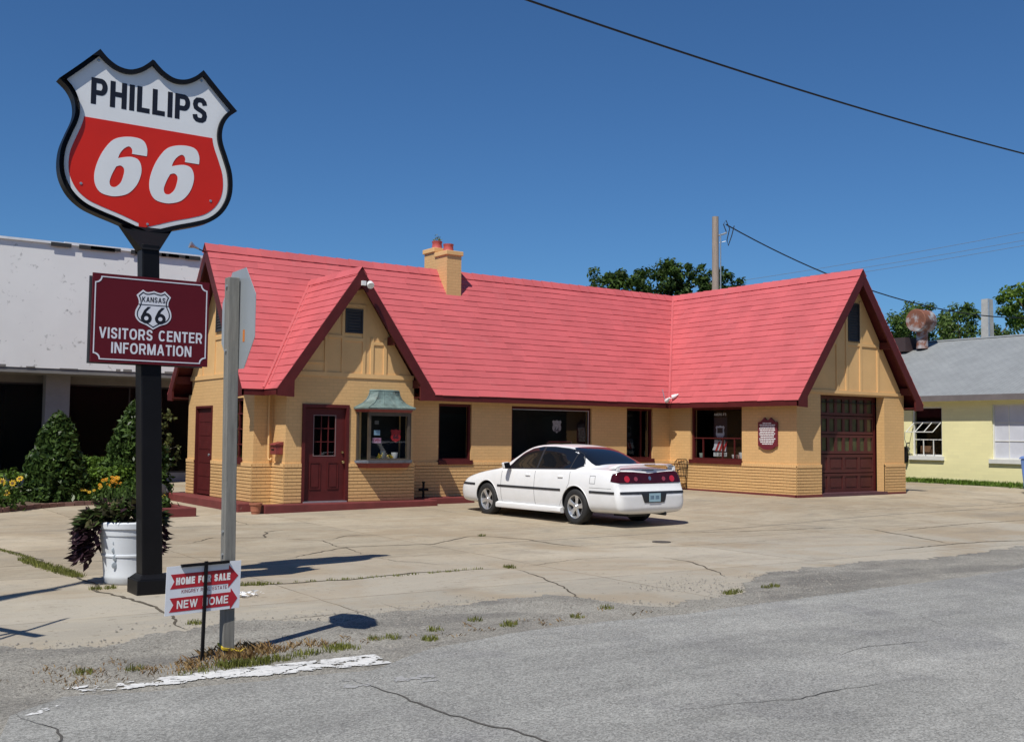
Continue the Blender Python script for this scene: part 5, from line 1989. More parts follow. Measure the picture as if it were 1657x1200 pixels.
me.materials.append(M['car'])
me.materials.append(M['trim'])
for p in me.polygons:
    c = p.center
    inside = min(abs(math.hypot(c.y - yy, c.z - .315) - .388) for yy in (0, 2.807)) < .012 and abs(p.normal.x) < .5 and abs(c.x) < .925
    p.material_index = 1 if inside or (abs(c.x) < .665 and abs(p.normal.x) > .9) or c.z < .215 else 0
    p.use_smooth = True
me.set_sharp_from_angle(angle=math.radians(50))
KC = .965
ROTC = math.radians(2.2)
CAR = thing('white_car', 'white four door saloon with tinted windows and rear spoiler parked before the station', 'car', (12.215, 10.97, -.19), ROTC)
CAR.scale = (KC, 1.015, 1.035)
body = bpy.data.objects.new('body', me)
COL.objects.link(body)
body.parent = CAR


def cast(o, d):
    hit = BT.ray_cast(V(o), V(d))
    return (hit[0], hit[1]) if hit[0] is not None else (None, None)


def patch(mb, a0, a1, lo, hi, nu, nv, side, off=.004, mi=0):
    """surface patch on the body. side 'L'/'R': a runs along y, lo/hi are z. 'B': seen from behind, a is x, lo/hi z. 'T': from above, a is y, lo/hi x"""
    grid = []
    for i in range(nu + 1):
        a = a0 + (a1 - a0) * i / nu
        l, h = lo(a), hi(a)
        for j in range(nv + 1):
            b = l + (h - l) * j / nv
            if side in 'LR':
                s = -1 if side == 'L' else 1
                p, n = cast((s * 2, a, b), (-s, 0, 0))
            elif side == 'B':
                p, n = cast((a, -3, b), (0, 1, 0))
            else:
                p, n = cast((b, a, 3), (0, 0, -1))
            grid.append(tuple(p + n * off) if p is not None else None)
    m = nv + 1
    base = len(mb.v)
    mb.v += [g if g else (0, 0, .5) for g in grid]
    for i in range(nu):
        for j in range(nv):
            q = (i * m + j, i * m + j + 1, (i + 1) * m + j + 1, (i + 1) * m + j)
            if all(grid[k] for k in q):
                mb.f.append(tuple(base + k for k in q))
                mb.m.append(mi)


def interp(pts):
    def f(a):
        if a <= pts[0][0]:
            return pts[0][1]
        for (x0, y0), (x1, y1) in zip(pts, pts[1:]):
            if a <= x1:
                return y0 + (y1 - y0) * (a - x0) / (x1 - x0)
        return pts[-1][1]
    return f


def carpart(mb, name, m, smooth=True, parent=None):
    return mb.build(name, m, parent or CAR, smooth=smooth, world=False, uv=False, recalc=False)


BELT = interp([(-.10, 1.075), (.05, 1.015), (2.0, .972), (2.15, .965)])
DLO = interp([(-.10, 1.085), (-.02, 1.17), (.12, 1.265), (.30, 1.325), (.55, 1.362), (.95, 1.388), (1.3, 1.385), (1.6, 1.345), (1.85, 1.245), (2.05, 1.105), (2.15, .985)])
for side in 'LR':
    for (a, b) in ((-.09, .205), (.225, 1.185), (1.235, 2.13)):
        q = MB()
        patch(q, a, b, BELT, DLO, 20, 8, side)
        carpart(q, 'window', M['tint'])
    q = MB()
    patch(q, -.12, 2.16, lambda y: BELT(y) - .022, lambda y: BELT(y) - .002, 40, 1, side, .006)
    patch(q, -.11, 2.16, lambda y: max(DLO(y), BELT(y)) + .002, lambda y: max(DLO(y), BELT(y)) + .014, 50, 1, side, .005)
    patch(q, 1.185, 1.235, BELT, DLO, 2, 8, side, .0045)
    patch(q, .203, .227, BELT, DLO, 1, 8, side, .006)
    carpart(q, 'window_trim', M['trim'])
    q = MB()
    for (a, b) in ((.40, 2.42), (-1.08, -.42), (3.22, 3.80)):
        patch(q, a, b, lambda y: .592, lambda y: .632, 30, 3, side, .010)
    carpart(q, 'side_moulding', M['trim'])
    q = MB()
    w_ = .0045
    for y0_, zz in ((1.21, BELT), (2.30, lambda y: .95)):
        patch(q, y0_ - w_, y0_ + w_, lambda y: .26, lambda y: zz(y), 1, 14, side, .0015)
    # rear door edge: drops from the glass and sweeps forward round the arch
    for k in range(14):
        t0, t1 = k / 14, (k + 1) / 14
        f0 = lambda t: (.16 + .34 * max(0, t - .35) / .65 * (1 if t > .35 else 0), 1.0 - .73 * t)
        (ya, za), (yb_, zb_) = f0(t0), f0(t1)
        pts = [cast((-2 if side == 'L' else 2, y, z), (1 if side == 'L' else -1, 0, 0)) for y, z in ((ya - w_, za), (ya + w_, za), (yb_ + w_, zb_), (yb_ - w_, zb_))]
        if all(p[0] for p in pts):
            q.poly([p + n * .0015 for p, n in pts])
    patch(q, .40, 2.42, lambda y: .262, lambda y: .268, 20, 1, side, .0015)
    patch(q, -.56, -.42, lambda y: .755, lambda y: .762, 4, 1, side, .0015)
    patch(q, -.56, -.42, lambda y: .892, lambda y: .899, 4, 1, side, .0015)
    patch(q, -.565, -.557, lambda y: .755, lambda y: .899, 1, 4, side, .0015)
    patch(q, -.423, -.415, lambda y: .755, lambda y: .899, 1, 4, side, .0015)
    patch(q, -1.0, -.415, lambda y: .682, lambda y: .688, 10, 1, side, .0015)
    carpart(q, 'panel_gap', M['gapc'])
    sg = -1 if side == 'L' else 1
    for yy in (.42, 1.42):              # door pulls
        p, n = cast((sg * 2, yy, .85), (-sg, 0, 0))
        q = MB()
        q.box(-.012, .02, -.075, .075, -.014, .014)
        q.v = [(p.x + v[0] * sg * 1.0 + sg * .004, p.y + v[1], p.z + v[2]) for v in q.v]
        h_ = q.build('door_handle', M['car'], CAR, world=False, uv=False, bevel=.008)
    # mirror
    q = MB()
    bxm = [(.89, 1.98, .945), (1.09, 1.95, .955), (1.11, 1.97, 1.075), (.92, 2.01, 1.09)]
    q.hexa([(sg * x, y, z) for x, y, z in bxm], [(sg * (x * .985 + .005), y + .10, z * .98 + .02) for x, y, z in bxm])
    mi_ = q.build('wing_mirror', M['car'], CAR, world=False, uv=False, bevel=.025)
    MB().poly([(sg * (x * .94 + .06), y - .003, z * .9 + .101) for x, y, z in bxm]).build('mirror_glass', M['tint'], mi_, world=False, uv=False)
    # flared skirt under the sill
    q = MB()
    ys = [.37, .45, .8, 1.4, 2.0, 2.38, 2.45]
    prof = lambda y: [(.872, .30), (.932 + .012 * (y < .5), .275), (.938 + .015 * (y < .5), .215), (.925, .185), (.85, .185)]
    for y in ys:
        q.v += [(sg * x, y, z) for x, z in prof(y)]
    for i in range(len(ys) - 1):
        for k in range(4):
            q.f.append((i * 5 + k, i * 5 + k + 1, i * 5 + k + 6, i * 5 + k + 5))
            q.m.append(0)
    q.poly([(sg * x, ys[0], z) for x, z in prof(ys[0])])
    q.poly([(sg * x, ys[-1], z) for x, z in prof(ys[-1])])
    q.build('side_skirt', M['car'], CAR, smooth=True, world=False, uv=False)
    # arch lips
    for yy in (0, 2.807):
        q = MB()
        pts = []
        for k in range(25):
            a = math.radians(-8 + 196 * k / 24)
            y, z = yy + .394 * math.cos(a), .315 + .394 * math.sin(a)
            p, n = cast((sg * 2, y, z), (-sg, 0, 0))
            if p is not None and abs(p.x) > .7:
                pts.append(p + V((sg * -.004, 0, 0)))
        if len(pts) > 4:
            q.tube(pts, .011, 6)
            q.build('arch_lip', M['car'], CAR, smooth=True, world=False, uv=False)

# rear glass
q = MB()
RW = interp([(-.355, .60), (-.33, .655), (-.2, .655), (.2, .575), (.46, .50), (.49, .44)])
patch(q, -.355, .49, lambda y: -RW(y), RW, 22, 20, 'T', .005)
carpart(q, 'rear_window', M['tint'])
q = MB()
WW = interp([(1.72, .52), (1.8, .57), (2.45, .66), (2.55, .62)])
patch(q, 1.72, 2.55, lambda y: -WW(y), WW, 18, 18, 'T', .004)
carpart(q, 'windscreen', M['tint'])
q = MB()
patch(q, 1.05, 1.50, lambda y: -.34, lambda y: .34, 6, 8, 'T', .006)
carpart(q, 'sunroof', M['tint'])
q = MB()
q.hexa([(-.33, 1.49, 1.463), (.33, 1.49, 1.463), (.33, 1.53, 1.46), (-.33, 1.53, 1.46)], [(-.31, 1.46, 1.492), (.31, 1.46, 1.492), (.31, 1.48, 1.496), (-.31, 1.48, 1.496)])
q.build('wind_deflector', M['tint'], CAR, world=False, uv=False)

# tail: full width lamp panel with a dipped top, bright lenses, dark bumper strip, plate
LT = interp([(-.845, .94), (-.80, .965), (-.72, .985), (-.40, .978), (0, .95), (.40, .978), (.72, .985), (.80, .965), (.845, .94)])
LBm = interp([(-.845, .79), (-.78, .785), (0, .775), (.78, .785), (.845, .79)])
q = MB()
patch(q, -.845, .845, LBm, LT, 60, 10, 'B', .006)
lp = carpart(q, 'tail_lamp_panel', M['lamp'])
for side in 'LR':
    q = MB()
    patch(q, -1.112, -.97, lambda y: .79 + .15 * (y + 1.11), lambda y: .94 - .12 * (y + 1.11), 10, 6, side, .006)
    carpart(q, 'tail_lamp', M['lamp'])


def disc(mb, cx, cz, r, off, ry=None):
    ry = ry or r
    ring_ = []
    for k in range(20):
        a = 2 * math.pi * k / 20
        p, n = cast((cx + r * math.cos(a), -3, cz + ry * math.sin(a)), (0, 1, 0))
        if p is not None:
            ring_.append(p + n * off)
    if len(ring_) > 3:
        mb.poly(ring_)


for cx, r, m in ((-.60, .070, 'lamp2'), (.60, .070, 'lamp2'), (-.37, .048, 'lamp2'), (.37, .048, 'lamp2')):
    q = MB()
    disc(q, cx, .855, r, .009, r * .8)
    carpart(q, 'lens', M[m] if abs(cx) > .5 else mat('dull_pink_lens', (.30, .04, .05), .12, .1, 6, coat=1.0), False, lp)
q = MB()
disc(q, 0, .865, .036, .009)
carpart(q, 'round_badge', mat('badge_silver', (.5, .5, .5), .25, .1, 30, metal=.9), False, lp)
q = MB()
patch(q, -.84, .84, lambda x: .592, lambda x: .634, 40, 2, 'B', .010)
patch(q, -.33, .33, interp([(-.33, .59), (-.27, .44), (.27, .44), (.33, .59)]), lambda x: .625, 20, 6, 'B', .008)
carpart(q, 'bumper_strip', M['trim'])
q = MB()
yp = min(cast((x, -3, .53), (0, 1, 0))[0].y for x in (-.15, 0, .15)) - .016
q.box(-.152, .152, yp - .004, yp, .455, .605)
pl_ = q.build('number_plate', mat('pale_blue_plate', (.33, .50, .58), .35, .15, 9), CAR, world=False, uv=False)
q = MB()
for k in range(7):
    if k != 3:
        q.box(-.12 + k * .034, -.12 + k * .034 + .024, yp - .0055, yp - .0042, .50, .565)
q.build('plate_marks', mat('plate_dark_blue', (.10, .16, .24), .5, .2, 40), pl_, world=False, uv=False)
q = MB()
patch(q, -.80, .80, lambda x: .768, lambda x: .774, 40, 1, 'B', .0015)
patch(q, -.16, .16, lambda x: 1.0, lambda x: 1.012, 6, 1, 'B', .003)
carpart(q, 'panel_gap', M['gapc'])
# spoiler on three feet
q = MB()
xs_ = [-.80, -.78, -.70, -.35, 0, .35, .70, .78, .80]
zz_ = [1.035, 1.06, 1.088, 1.104, 1.108, 1.104, 1.088, 1.06, 1.035]
for x, z in zip(xs_, zz_):
    yo = -1.04 + .10 * (abs(x) / .8) ** 2
    q.v += [(x, yo - .07, z + .008), (x, yo - .03, z + .022), (x, yo + .08, z + .012), (x, yo + .12, z - .004), (x, yo + .02, z - .008)]
for i in range(len(xs_) - 1):
    for k in range(5):
        q.f.append((i * 5 + k, i * 5 + (k + 1) % 5, i * 5 + 5 + (k + 1) % 5, i * 5 + 5 + k))
        q.m.append(0)
for e in (0, len(xs_) - 1):
    q.poly([q.v[e * 5 + k] for k in range(5)])
for x in (-.74, .74):
    q.hexa([(x - .035, -1.03, 1.0), (x + .035, -1.03, 1.0), (x + .035, -.88, 1.0), (x - .035, -.88, 1.0)], [(x - .03, -1.02, 1.08), (x + .03, -1.02, 1.08), (x + .03, -.92, 1.08), (x - .03, -.92, 1.08)])
q.build('spoiler', M['car'], CAR, smooth=True, world=False, uv=False)
q = MB()
q.box(-.14, .14, -1.116, -1.10, 1.105, 1.118)
q.build('brake_light', M['lamp'], CAR, world=False, uv=False)
# nose: headlamps
for sg in (-1, 1):
    q = MB()
    for i in range(9):
        for j in range(4):
            pass
    ptsl = []
    pr_ = MB()
    nu, nv = 8, 4
    ok = True
    grid = []
    for i in range(nu + 1):
        for j in range(nv + 1):
            p, n = cast((sg * (.38 + .34 * i / nu), 6, .575 + .08 * j / nv), (0, -1, 0))
            grid.append(p + n * .005 if p is not None else None)
    for i in range(nu):
        for j in range(nv):
            qd = [grid[i * 5 + j], grid[i * 5 + j + 1], grid[(i + 1) * 5 + j + 1], grid[(i + 1) * 5 + j]]
            if all(x is not None for x in qd):
                pr_.poly(qd)
    if pr_.f:
        carpart(pr_, 'headlamp', mat('clear_lamp', (.55, .56, .58), .08, .1, 6, coat=1.))
# underside bits
q = MB()
q.tube([(.35, -1.18, .225), (.35, -.9, .235), (.3, -.4, .25)], .032, 10)
q.box(-.30, .20, -.85, -.45, .17, .23)
q.tube([(-.7, 0, .30), (.7, 0, .30)], .04, 8)
q.build('exhaust', M['trim'], CAR, smooth=True, world=False, uv=False)

# wheels
RT = .325


def make_wheel():
    ty = MB().lathe([(.215, -.10), (.24, -.108), (.29, -.112), (.315, -.095), (RT, -.06), (RT, .06), (.315, .095), (.29, .112), (.24, .108), (.215, .10), (.215, -.10)], n=44, axis='x', cap=False)
    t = ty.build('wheel', M['rubber'], CAR, smooth=True, world=False, uv=False)
    rm = MB()
    rm.lathe([(.22, .085), (.212, .098), (.200, .092), (.19, .03), (.185, -.08), (.21, -.10)], n=40, axis='x', cap=False)
    for k in range(5):
        a = 2 * math.pi * k / 5
        c_, s_ = math.cos(a), math.sin(a)
        sec = []
        for r, w, x in ((.035, .040, .066), (.10, .036, .068), (.16, .044, .074), (.206, .062, .084)):
            sec.append([(x, r * c_ - w * s_, r * s_ + w * c_), (x + .012, r * c_, r * s_), (x, r * c_ + w * s_, r * s_ - w * c_), (x - .03, r * c_, r * s_)])
        for A, B in zip(sec, sec[1:]):
            rm.add(A + B, [(i, (i + 1) % 4, 4 + (i + 1) % 4, 4 + i) for i in range(4)])
    rm.lathe([(.0, .096), (.025, .095), (.033, .085), (.06, .08), (.062, .04)], n=20, axis='x', cap=False)
    r_o = rm.build('rim', M['chrome'], t, smooth=True, world=False, uv=False)
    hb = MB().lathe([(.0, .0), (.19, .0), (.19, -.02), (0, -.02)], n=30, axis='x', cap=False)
    hb.build('brake', mat('dark_brake_metal', (.03, .028, .026), .6, .2, 10, metal=.5), t, world=False, uv=False)  # dark metal disc behind the spokes
    return t


w0 = make_wheel()
for i, (sx, yy) in enumerate(((-1, 0), (1, 0), (-1, 2.807), (1, 2.807))):
    if i == 0:
        w = w0
    else:
        w = w0.copy()
        COL.objects.link(w)
        w.parent = CAR
        for c in w0.children:
            d = c.copy()
            COL.objects.link(d)
            d.parent = w
    w.location = (sx * .80, yy, RT - .005)
    w.rotation_euler = (math.radians(20 * i + 9), 0, 0 if sx > 0 else math.pi)
# ================================================================ white commercial building on the left
M['oldwhite'] = mat('peeling_white_stucco', (.83, .82, .79), .8, .05, .5, .2, 40, stain=(.40, .39, .37), sscale=4.2, sthr=.605)
M['soffitgrey'] = mat('grey_painted_soffit', (.20, .19, .175), .8, .15, 2)
M['colgrey'] = mat('grey_column', (.27, .27, .275), .75, .12, 2)
WB_ = thing('white_building', 'long white flat roofed shop building with peeling upper wall and dark shopfront', 'building', (2, 27, -.2))
Y0 = 27.0
SL_ = .0085        # the top edge rises very slightly
q = MB()
q.hexa([(-24, Y0, 3.22), (14.5, Y0, 3.22), (14.5, Y0 + .3, 3.22), (-24, Y0 + .3, 3.22)], [(-24, Y0, 6.62), (14.5, Y0, 6.80), (14.5, Y0 + .3, 6.80), (-24, Y0 + .3, 6.62)])
q.build('wall', M['oldwhite'], WB_)
q = MB()
x = -24
while x < 14.4:
    L = rnd.uniform(1.6, 2.6)
    za = 6.62 + .18 * (x + 24) / 38.5
    q.box(x + .012, min(14.5, x + L), Y0 - .06, Y0 + .36, za - .015 + rnd.uniform(-.012, .012), za + .055 + rnd.uniform(-.02, .02))
    x += L
q.build('coping', mat('metal_coping', (.78, .79, .80), .45, .12, 4), WB_)
q = MB()
for k in range(60):
    x = rnd.uniform(-24, 14)
    za = 6.62 + .18 * (x + 24) / 38.5
    q.box(x, x + rnd.uniform(.1, 1.2), Y0 - .075, Y0 - .062, za - .06 - rnd.random() * .05, za + .02)
q.build('torn_flashing', mat('tar_black', (.03, .03, .03), .7, .2, 6), WB_)
q = MB()
q.box(-24, 14.5, Y0 + .02, Y0 + 1.6, 3.08, 3.22)
q.box(-24, 14.5, Y0 + 1.4, Y0 + 1.6, 2.86, 3.08)
q.build('soffit', M['soffitgrey'], WB_)
q = MB()
for k in range(26):
    x = rnd.uniform(-10, 10)
    q.box(x, x + rnd.uniform(.05, .5), Y0 - .004, Y0 - .001, 3.22, 3.22 + rnd.uniform(.02, .07))
q.build('peeling_edge', M['soffitgrey'], WB_)
for xc in (-7.4, -.8, 5.72, 12.2):
    MB().box(xc - .33, xc + .33, Y0 + .95, Y0 + 1.35, -.3, 3.08).build('column', M['colgrey'], WB_)
q = MB()
q.box(-24, 14.5, Y0 + 1.45, Y0 + 1.55, -.3, .22)
q.build('kick_wall', M['colgrey'], WB_)
for (a, b) in ((-24, -8), (-8, -.9), (-.7, 5.6), (5.8, 12.1), (12.3, 14.5)):
    sf_ = MB()
    ring(sf_, fy(Y0 + 1.5), a, b, .22, 2.86, .05, -.04, .04)
    n = max(1, int((b - a) / 2.1))
    for k in range(1, n):
        u = a + (b - a) * k / n
        bxf(sf_, fy(Y0 + 1.5), u - .02, u + .02, .27, 2.81, -.03, .03)
    w = sf_.build('shopfront', M['vent'], WB_)
    MB().poly([(a, Y0 + 1.5, .25), (b, Y0 + 1.5, .25), (b, Y0 + 1.5, 2.83), (a, Y0 + 1.5, 2.83)]).build('pane', M['oldglass'], w, recalc=False)
q = MB()
q.box(-24, 14.5, Y0 + 9, Y0 + 9.2, -.3, 6.5)
q.box(-24.2, -24, Y0 + .3, Y0 + 9.2, -.3, 6.5)
q.box(14.5, 14.7, Y0 + .0, Y0 + 9.2, -.3, 6.75)
q.box(-24, 14.5, Y0 + 1.6, Y0 + 9, 3.08, 3.3)
q.box(-24, 14.5, Y0 + .3, Y0 + 9.2, 6.3, 6.45)
q.box(-24, 14.5, Y0 + 1.6, Y0 + 9, -.3, -.1)
q.box(5.7, 5.8, Y0 + 1.6, Y0 + 9, -.1, 3.08)
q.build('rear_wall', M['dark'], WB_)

# ================================================================ yellow workshop on the right
M['yellow'] = brickmat('pale_yellow_block', (.87, .81, .44), .2, .06, .40, .10, .005, .93)
M['shingle'] = brickmat('grey_asphalt_shingle', (.30, .315, .315), .5, .22, .30, .145, .010, .68)
M['gutter'] = mat('brown_fascia_grey', (.16, .14, .135), .6, .15, 3)
XB = 30.5
YB_ = thing('yellow_workshop', 'low pale yellow block building with grey shingle roof behind the station', 'building', (34, 8, 0))
mb = MB()
holed_wall(mb, fx(XB), 7.0, 23.5, -.4, 3.05, [(15.80, 16.92, .95, 2.58), (11.95, 14.05, .90, 2.62)], .25)
mb.build('wall', M['yellow'], YB_, recalc=False)
q = MB()
q.box(XB + .25, XB + 12, 23.25, 23.5, -.4, 3.0)
q.box(XB + .25, XB + 12, 7.0, 7.25, -.4, 3.0)
q.box(XB + 11.75, XB + 12, 7.25, 23.25, -.4, 3.0)
q.build('wall', M['yellow'], YB_)
RX, RZ = XB + 6.0, 5.35
deck2 = MB()
for sg in (-1, 1):
    a = XB - .35 if sg < 0 else XB + 12.35
    za = 2.93
    pts = [V((a, 6.6, za)), V((a, 24, za)), V((RX, 24, RZ)), V((RX, 6.6, RZ))]
    deck2.hexa([p - V((0, 0, .1)) for p in pts], pts)
deck2.build('roof', M['shingle'], YB_)
q = MB()
q.box(XB - .37, XB - .345, 6.6, 24, 2.74, 2.925)
q.build('fascia', M['gutter'], YB_)
MB().box(XB - .345, XB + .01, 6.6, 24, 2.80, 2.815).build('soffit', M['white'], YB_)
MB().box(RX - .12, RX + .12, 6.6, 24, RZ - .02, RZ + .03).build('ridge_cap', mat('grey_ridge', (.35, .37, .38), .8, .1), YB_)
for yy in (23.5, 7.25):
    MB().prism([(XB, 2.9), (XB + 12, 2.9), (RX, RZ - .1)], lambda u, v, d: (u, yy - d, v), .0, .25).build('gable', M['yellow'], YB_)
MB().box(XB + .5, XB + 11.7, 7.3, 23.2, -.3, .0).build('floor', M['dark'], YB_)
f = fx(XB)
M['offwhite'] = mat('chalky_white_frame', (.66, .66, .62), .6, .08, 4)


def steel_sash(u0, u1, v0, v1, cols, rows, pane, skip=()):
    mb = MB()
    ring(mb, f, u0, u1, v0, v1, .05, .06, .12)
    for k in range(1, cols):
        u = u0 + (u1 - u0) * k / cols
        for r in range(rows):
            if r in skip:
                continue
            bxf(mb, f, u - .014, u + .014, v0 + (v1 - v0) * r / rows, v0 + (v1 - v0) * (r + 1) / rows, .075, .10)
    for r in range(1, rows):
        z = v0 + (v1 - v0) * r / rows
        bxf(mb, f, u0 + .05, u1 - .05, z - .014, z + .014, .072, .103)
    w = mb.build('window', M['offwhite'], YB_)
    MB().poly([f(u0 + .05, v0 + .05, .09), f(u1 - .05, v0 + .05, .09), f(u1 - .05, v1 - .05, .09), f(u0 + .05, v1 - .05, .09)]).build('pane', pane, w, recalc=False)
    s = MB()
    bxf(s, f, u0 - .08, u1 + .08, v0 - .13, v0 + .002, -.08, .06)
    s.build('sill', M['offwhite'], w)
    return w


M['boarded'] = mat('white_painted_glass', (.60, .62, .68), .25, .1, 1.5, coat=.3)
w1 = steel_sash(15.80, 16.92, .95, 2.58, 3, 3, M['glass'], skip=(1, 2))
steel_sash(11.95, 14.05, .90, 2.62, 4, 3, M['boarded'])
# tilted open sash
q = MB()
za, zb = 2.07, 1.74
P = lambda u, t: f(u, za + (zb - za) * t, .05 - .48 * t)
def bar3(a, b, r=.016):
    q.tube([a, b], r, 6)
for t in (0, 1):
    bar3(P(15.86, t), P(16.86, t))
for u in (15.86, 16.19, 16.52, 16.86):
    bar3(P(u, 0), P(u, 1), .014)
q.build('open_sash', M['offwhite'], w1)
q = MB()
q.tube([f(16.98, .98, -.02), f(16.95, 1.5, -.38), f(16.9, 1.74, -.43)], .012, 6)
q.build('stay', M['steel'], w1)
bx_ = MB().box(XB + .35, XB + .75, 16.45, 16.85, .9, 1.28)
tag(bx_.build('cardboard_box', mat('brown_carton', (.22, .11, .06), .8, .15, 5), bevel=.01), 'brown carton inside the open window of the yellow building', 'box')
hk = thing('wall_meter', 'small black utility box on the yellow wall beside the station corner', 'meter', (XB - .1, 17.2, 1.0))
MB().box(XB - .16, XB, 17.05, 17.28, .72, 1.25).build('box', M['black'], hk, bevel=.03)
MB().tube([(XB - .08, 17.1, 1.25), (XB - .1, 17.06, 1.36), (XB - .12, 16.95, 1.38)], .02, 6).build('elbow', M['black'], hk, smooth=True)
# blue bin at the right edge
bb = thing('blue_bin', 'blue plastic wheelie bin just entering the right edge of the picture', 'bin', (27.62, 11.02, .04))
MB().hexa([(27.36, 10.76, .08), (27.86, 10.76, .08), (27.86, 11.24, .08), (27.36, 11.24, .08)], [(27.30, 10.68, .98), (27.92, 10.68, .98), (27.92, 11.30, .98), (27.30, 11.30, .98)]).build('body', mat('blue_plastic', (.14, .24, .50), .5, .1, 4), bb, bevel=.03)
MB().hexa([(27.27, 10.64, .98), (27.95, 10.64, .98), (27.95, 11.34, .98), (27.27, 11.34, .98)], [(27.32, 10.7, 1.06), (27.9, 10.7, 1.06), (27.9, 11.28, 1.06), (27.32, 11.28, 1.06)]).build('lid', mat('blue_plastic_lid', (.12, .20, .44), .5, .1, 4), bb, bevel=.02)
for y in (10.8, 11.2):
    MB().lathe([(0, -.03), (.09, -.03), (.09, .03), (0, .03)], (27.84, y, .13), 16, 'y').build('wheel', M['rubber'], bb)
# rough grass along the yellow wall
gb = MB()
for k in range(2600):
    y = rnd.uniform(7, 22)
    x = XB - .05 - abs(rnd.gauss(0, .55))
    if x < 28.9:
        continue
    blades(gb, x, y, 5, .12, .07 + .08 * rnd.random(), .6, .016, .0)
tag(gb.build('lawn', leafmat('lawn_blades', (.05, .10, .012), (.16, .25, .035), .6), recalc=False, uv=False), kind='stuff')
# things on and behind the yellow roof
rv = thing('roof_cowl', 'rusty rounded metal cowl standing on the grey shingle roof', 'roof vent', (35.5, 19.9, 5.1))
M['rust'] = mat('rusty_sheet', (.22, .085, .05), .8, .3, 3, .1, 30, stain=(.42, .43, .44), sscale=1.1, sthr=.52)
MB().lathe([(.0, -.42), (.42, -.42), (.44, -.40), (.44, .32), (.40, .37), (.30, .40)], (35.5, 19.9, 6.08), 28, 'x', cap=False).build('drum', M['rust'], rv, smooth=True)
MB().lathe([(.22, 0), (.21, .35), (.22, .75)], (35.5, 19.9, 5.0), 18, cap=False).build('flue', M['rust'], rv, smooth=True)
MB().box(35.0, 35.9, 20.3, 21.2, 4.9, 5.45).build('housing', mat('dark_vent_box', (.05, .03, .03), .7), rv)

# ================================================================ poles and wires
UP2 = thing('utility_pole', 'bare timber utility pole rising behind the red wing roof', 'utility pole', (26.0, 21.6, .1))
MB().tube([(26.05, 21.65, -.2), (25.9, 21.52, 9.22)], [.15, .115], 14).build('pole', mat('silvery_timber', (.33, .27, .22), .85, .25, 4, .4, 40, stretch=(8, 8, .6)), UP2, smooth=True)
q = MB()
q.tube([(25.97, 21.45, 8.55), (26.1, 21.33, 8.6), (26.2, 21.27, 8.65)], .03, 6)
q.tube([(26.0, 21.42, 8.3), (26.18, 21.3, 8.35)], .012, 5)
q.build('bracket', M['steel'], UP2, smooth=True)
q = MB()
pts = [(26.2, 21.27, 8.65), (26.12, 21.34, 8.95), (26.2, 21.3, 9.1), (26.3, 21.22, 8.8), (26.22, 21.27, 8.4), (26.25, 21.24, 8.2), (26.35, 21.17, 8.55), (26.42, 21.12, 8.9)]
q.tube(pts, .018, 5)
q.build('drip_loop', M['wire'], UP2)
q = MB()
q.tube([(26.0 + .1 - .15 * z / 9.2, 21.6 - .15 - .13 * z / 9.2, z) for z in (.3, 3, 6, 8.6)], .025, 6)
q.build('conduit', M['steel'], UP2)


def wire(name, label, p0, p1, sag, r, n=24, group=None, m='wire'):
    p0, p1 = V(p0), V(p1)
    q = MB()
    q.tube([p0 + (p1 - p0) * (k / n) - V((0, 0, sag * 4 * (k / n) * (1 - k / n))) for k in range(n + 1)], r, 6, cap=False)
    return tag(q.build(name, M[m], smooth=True), label, 'cable', group)


wire('service_cable', 'black service cable dropping from the timber pole toward the yellow roof', (26.2, 21.3, 8.95), (42.6, 19.81, 6.7), .80, .022)
wire('overhead_cable', 'thick black cable crossing the upper right sky in the foreground', (3.2, 6.2, 7.43), (27.5, 6.6, 7.62), .36, .016, 40)
M['farwire'] = mat('thin_far_wire', (.16, .17, .19), .6, .1)
for lab, a, b in (('highest', (44, 47.89, 10.47), (58.4, 25.37, 13.70)), ('middle', (44, 47.89, 10.19), (58.4, 25.38, 13.22)), ('lowest', (44, 47.89, 9.99), (58.4, 25.4, 12.91))):
    wire('thin_wire', 'faint thin wire above the wing ridge, %s of the three' % lab, a, b, .25, .011, 30, 'thin wires behind the wing roof', 'farwire')
cp = thing('concrete_pole', 'pale short concrete pole beyond the yellow building roof', 'pole', (45.0, 22.95, .1))
MB().hexa([(44.7, 22.7, 0), (45.3, 22.7, 0), (45.3, 23.2, 0), (44.7, 23.2, 0)], [(44.78, 22.78, 8.0), (45.2, 22.78, 8.0), (45.2, 23.1, 8.0), (44.78, 23.1, 8.0)]).build('shaft', mat('pale_concrete', (.42, .41, .39), .8, .15, 3), cp)
MB().tube([(44.74, 22.7, 5), (44.8, 22.76, 8)], .04, 6).build('conduit', M['steel'], cp)


# ================================================================ trees and garden
def leafball(mb, c, r, n, size, squash=.85, mi=0, rn=rnd, inner=.35):
    c = V(c)
    for _ in range(n):
        d = V((rn.gauss(0, 1), rn.gauss(0, 1), rn.gauss(0, 1))).normalized()
        k = r * (inner + (1 - inner) * rn.random() ** .5)
        p = c + V((d.x * k, d.y * k, d.z * k * squash))
        nrm = (d + V((rn.gauss(0, .6), rn.gauss(0, .6), rn.gauss(.35, .5)))).normalized()
        t = nrm.orthogonal().normalized()
        t = (t * math.cos(a_ := rn.uniform(0, 6.28)) + nrm.cross(t) * math.sin(a_))
        b = nrm.cross(t)
        s = size * rn.uniform(.6, 1.3)
        mb.add([p - t * s, p + b * s * .45 + nrm * s * .1, p + t * s, p - b * s * .45 - nrm * s * .1], [(0, 1, 2, 3)], mi)


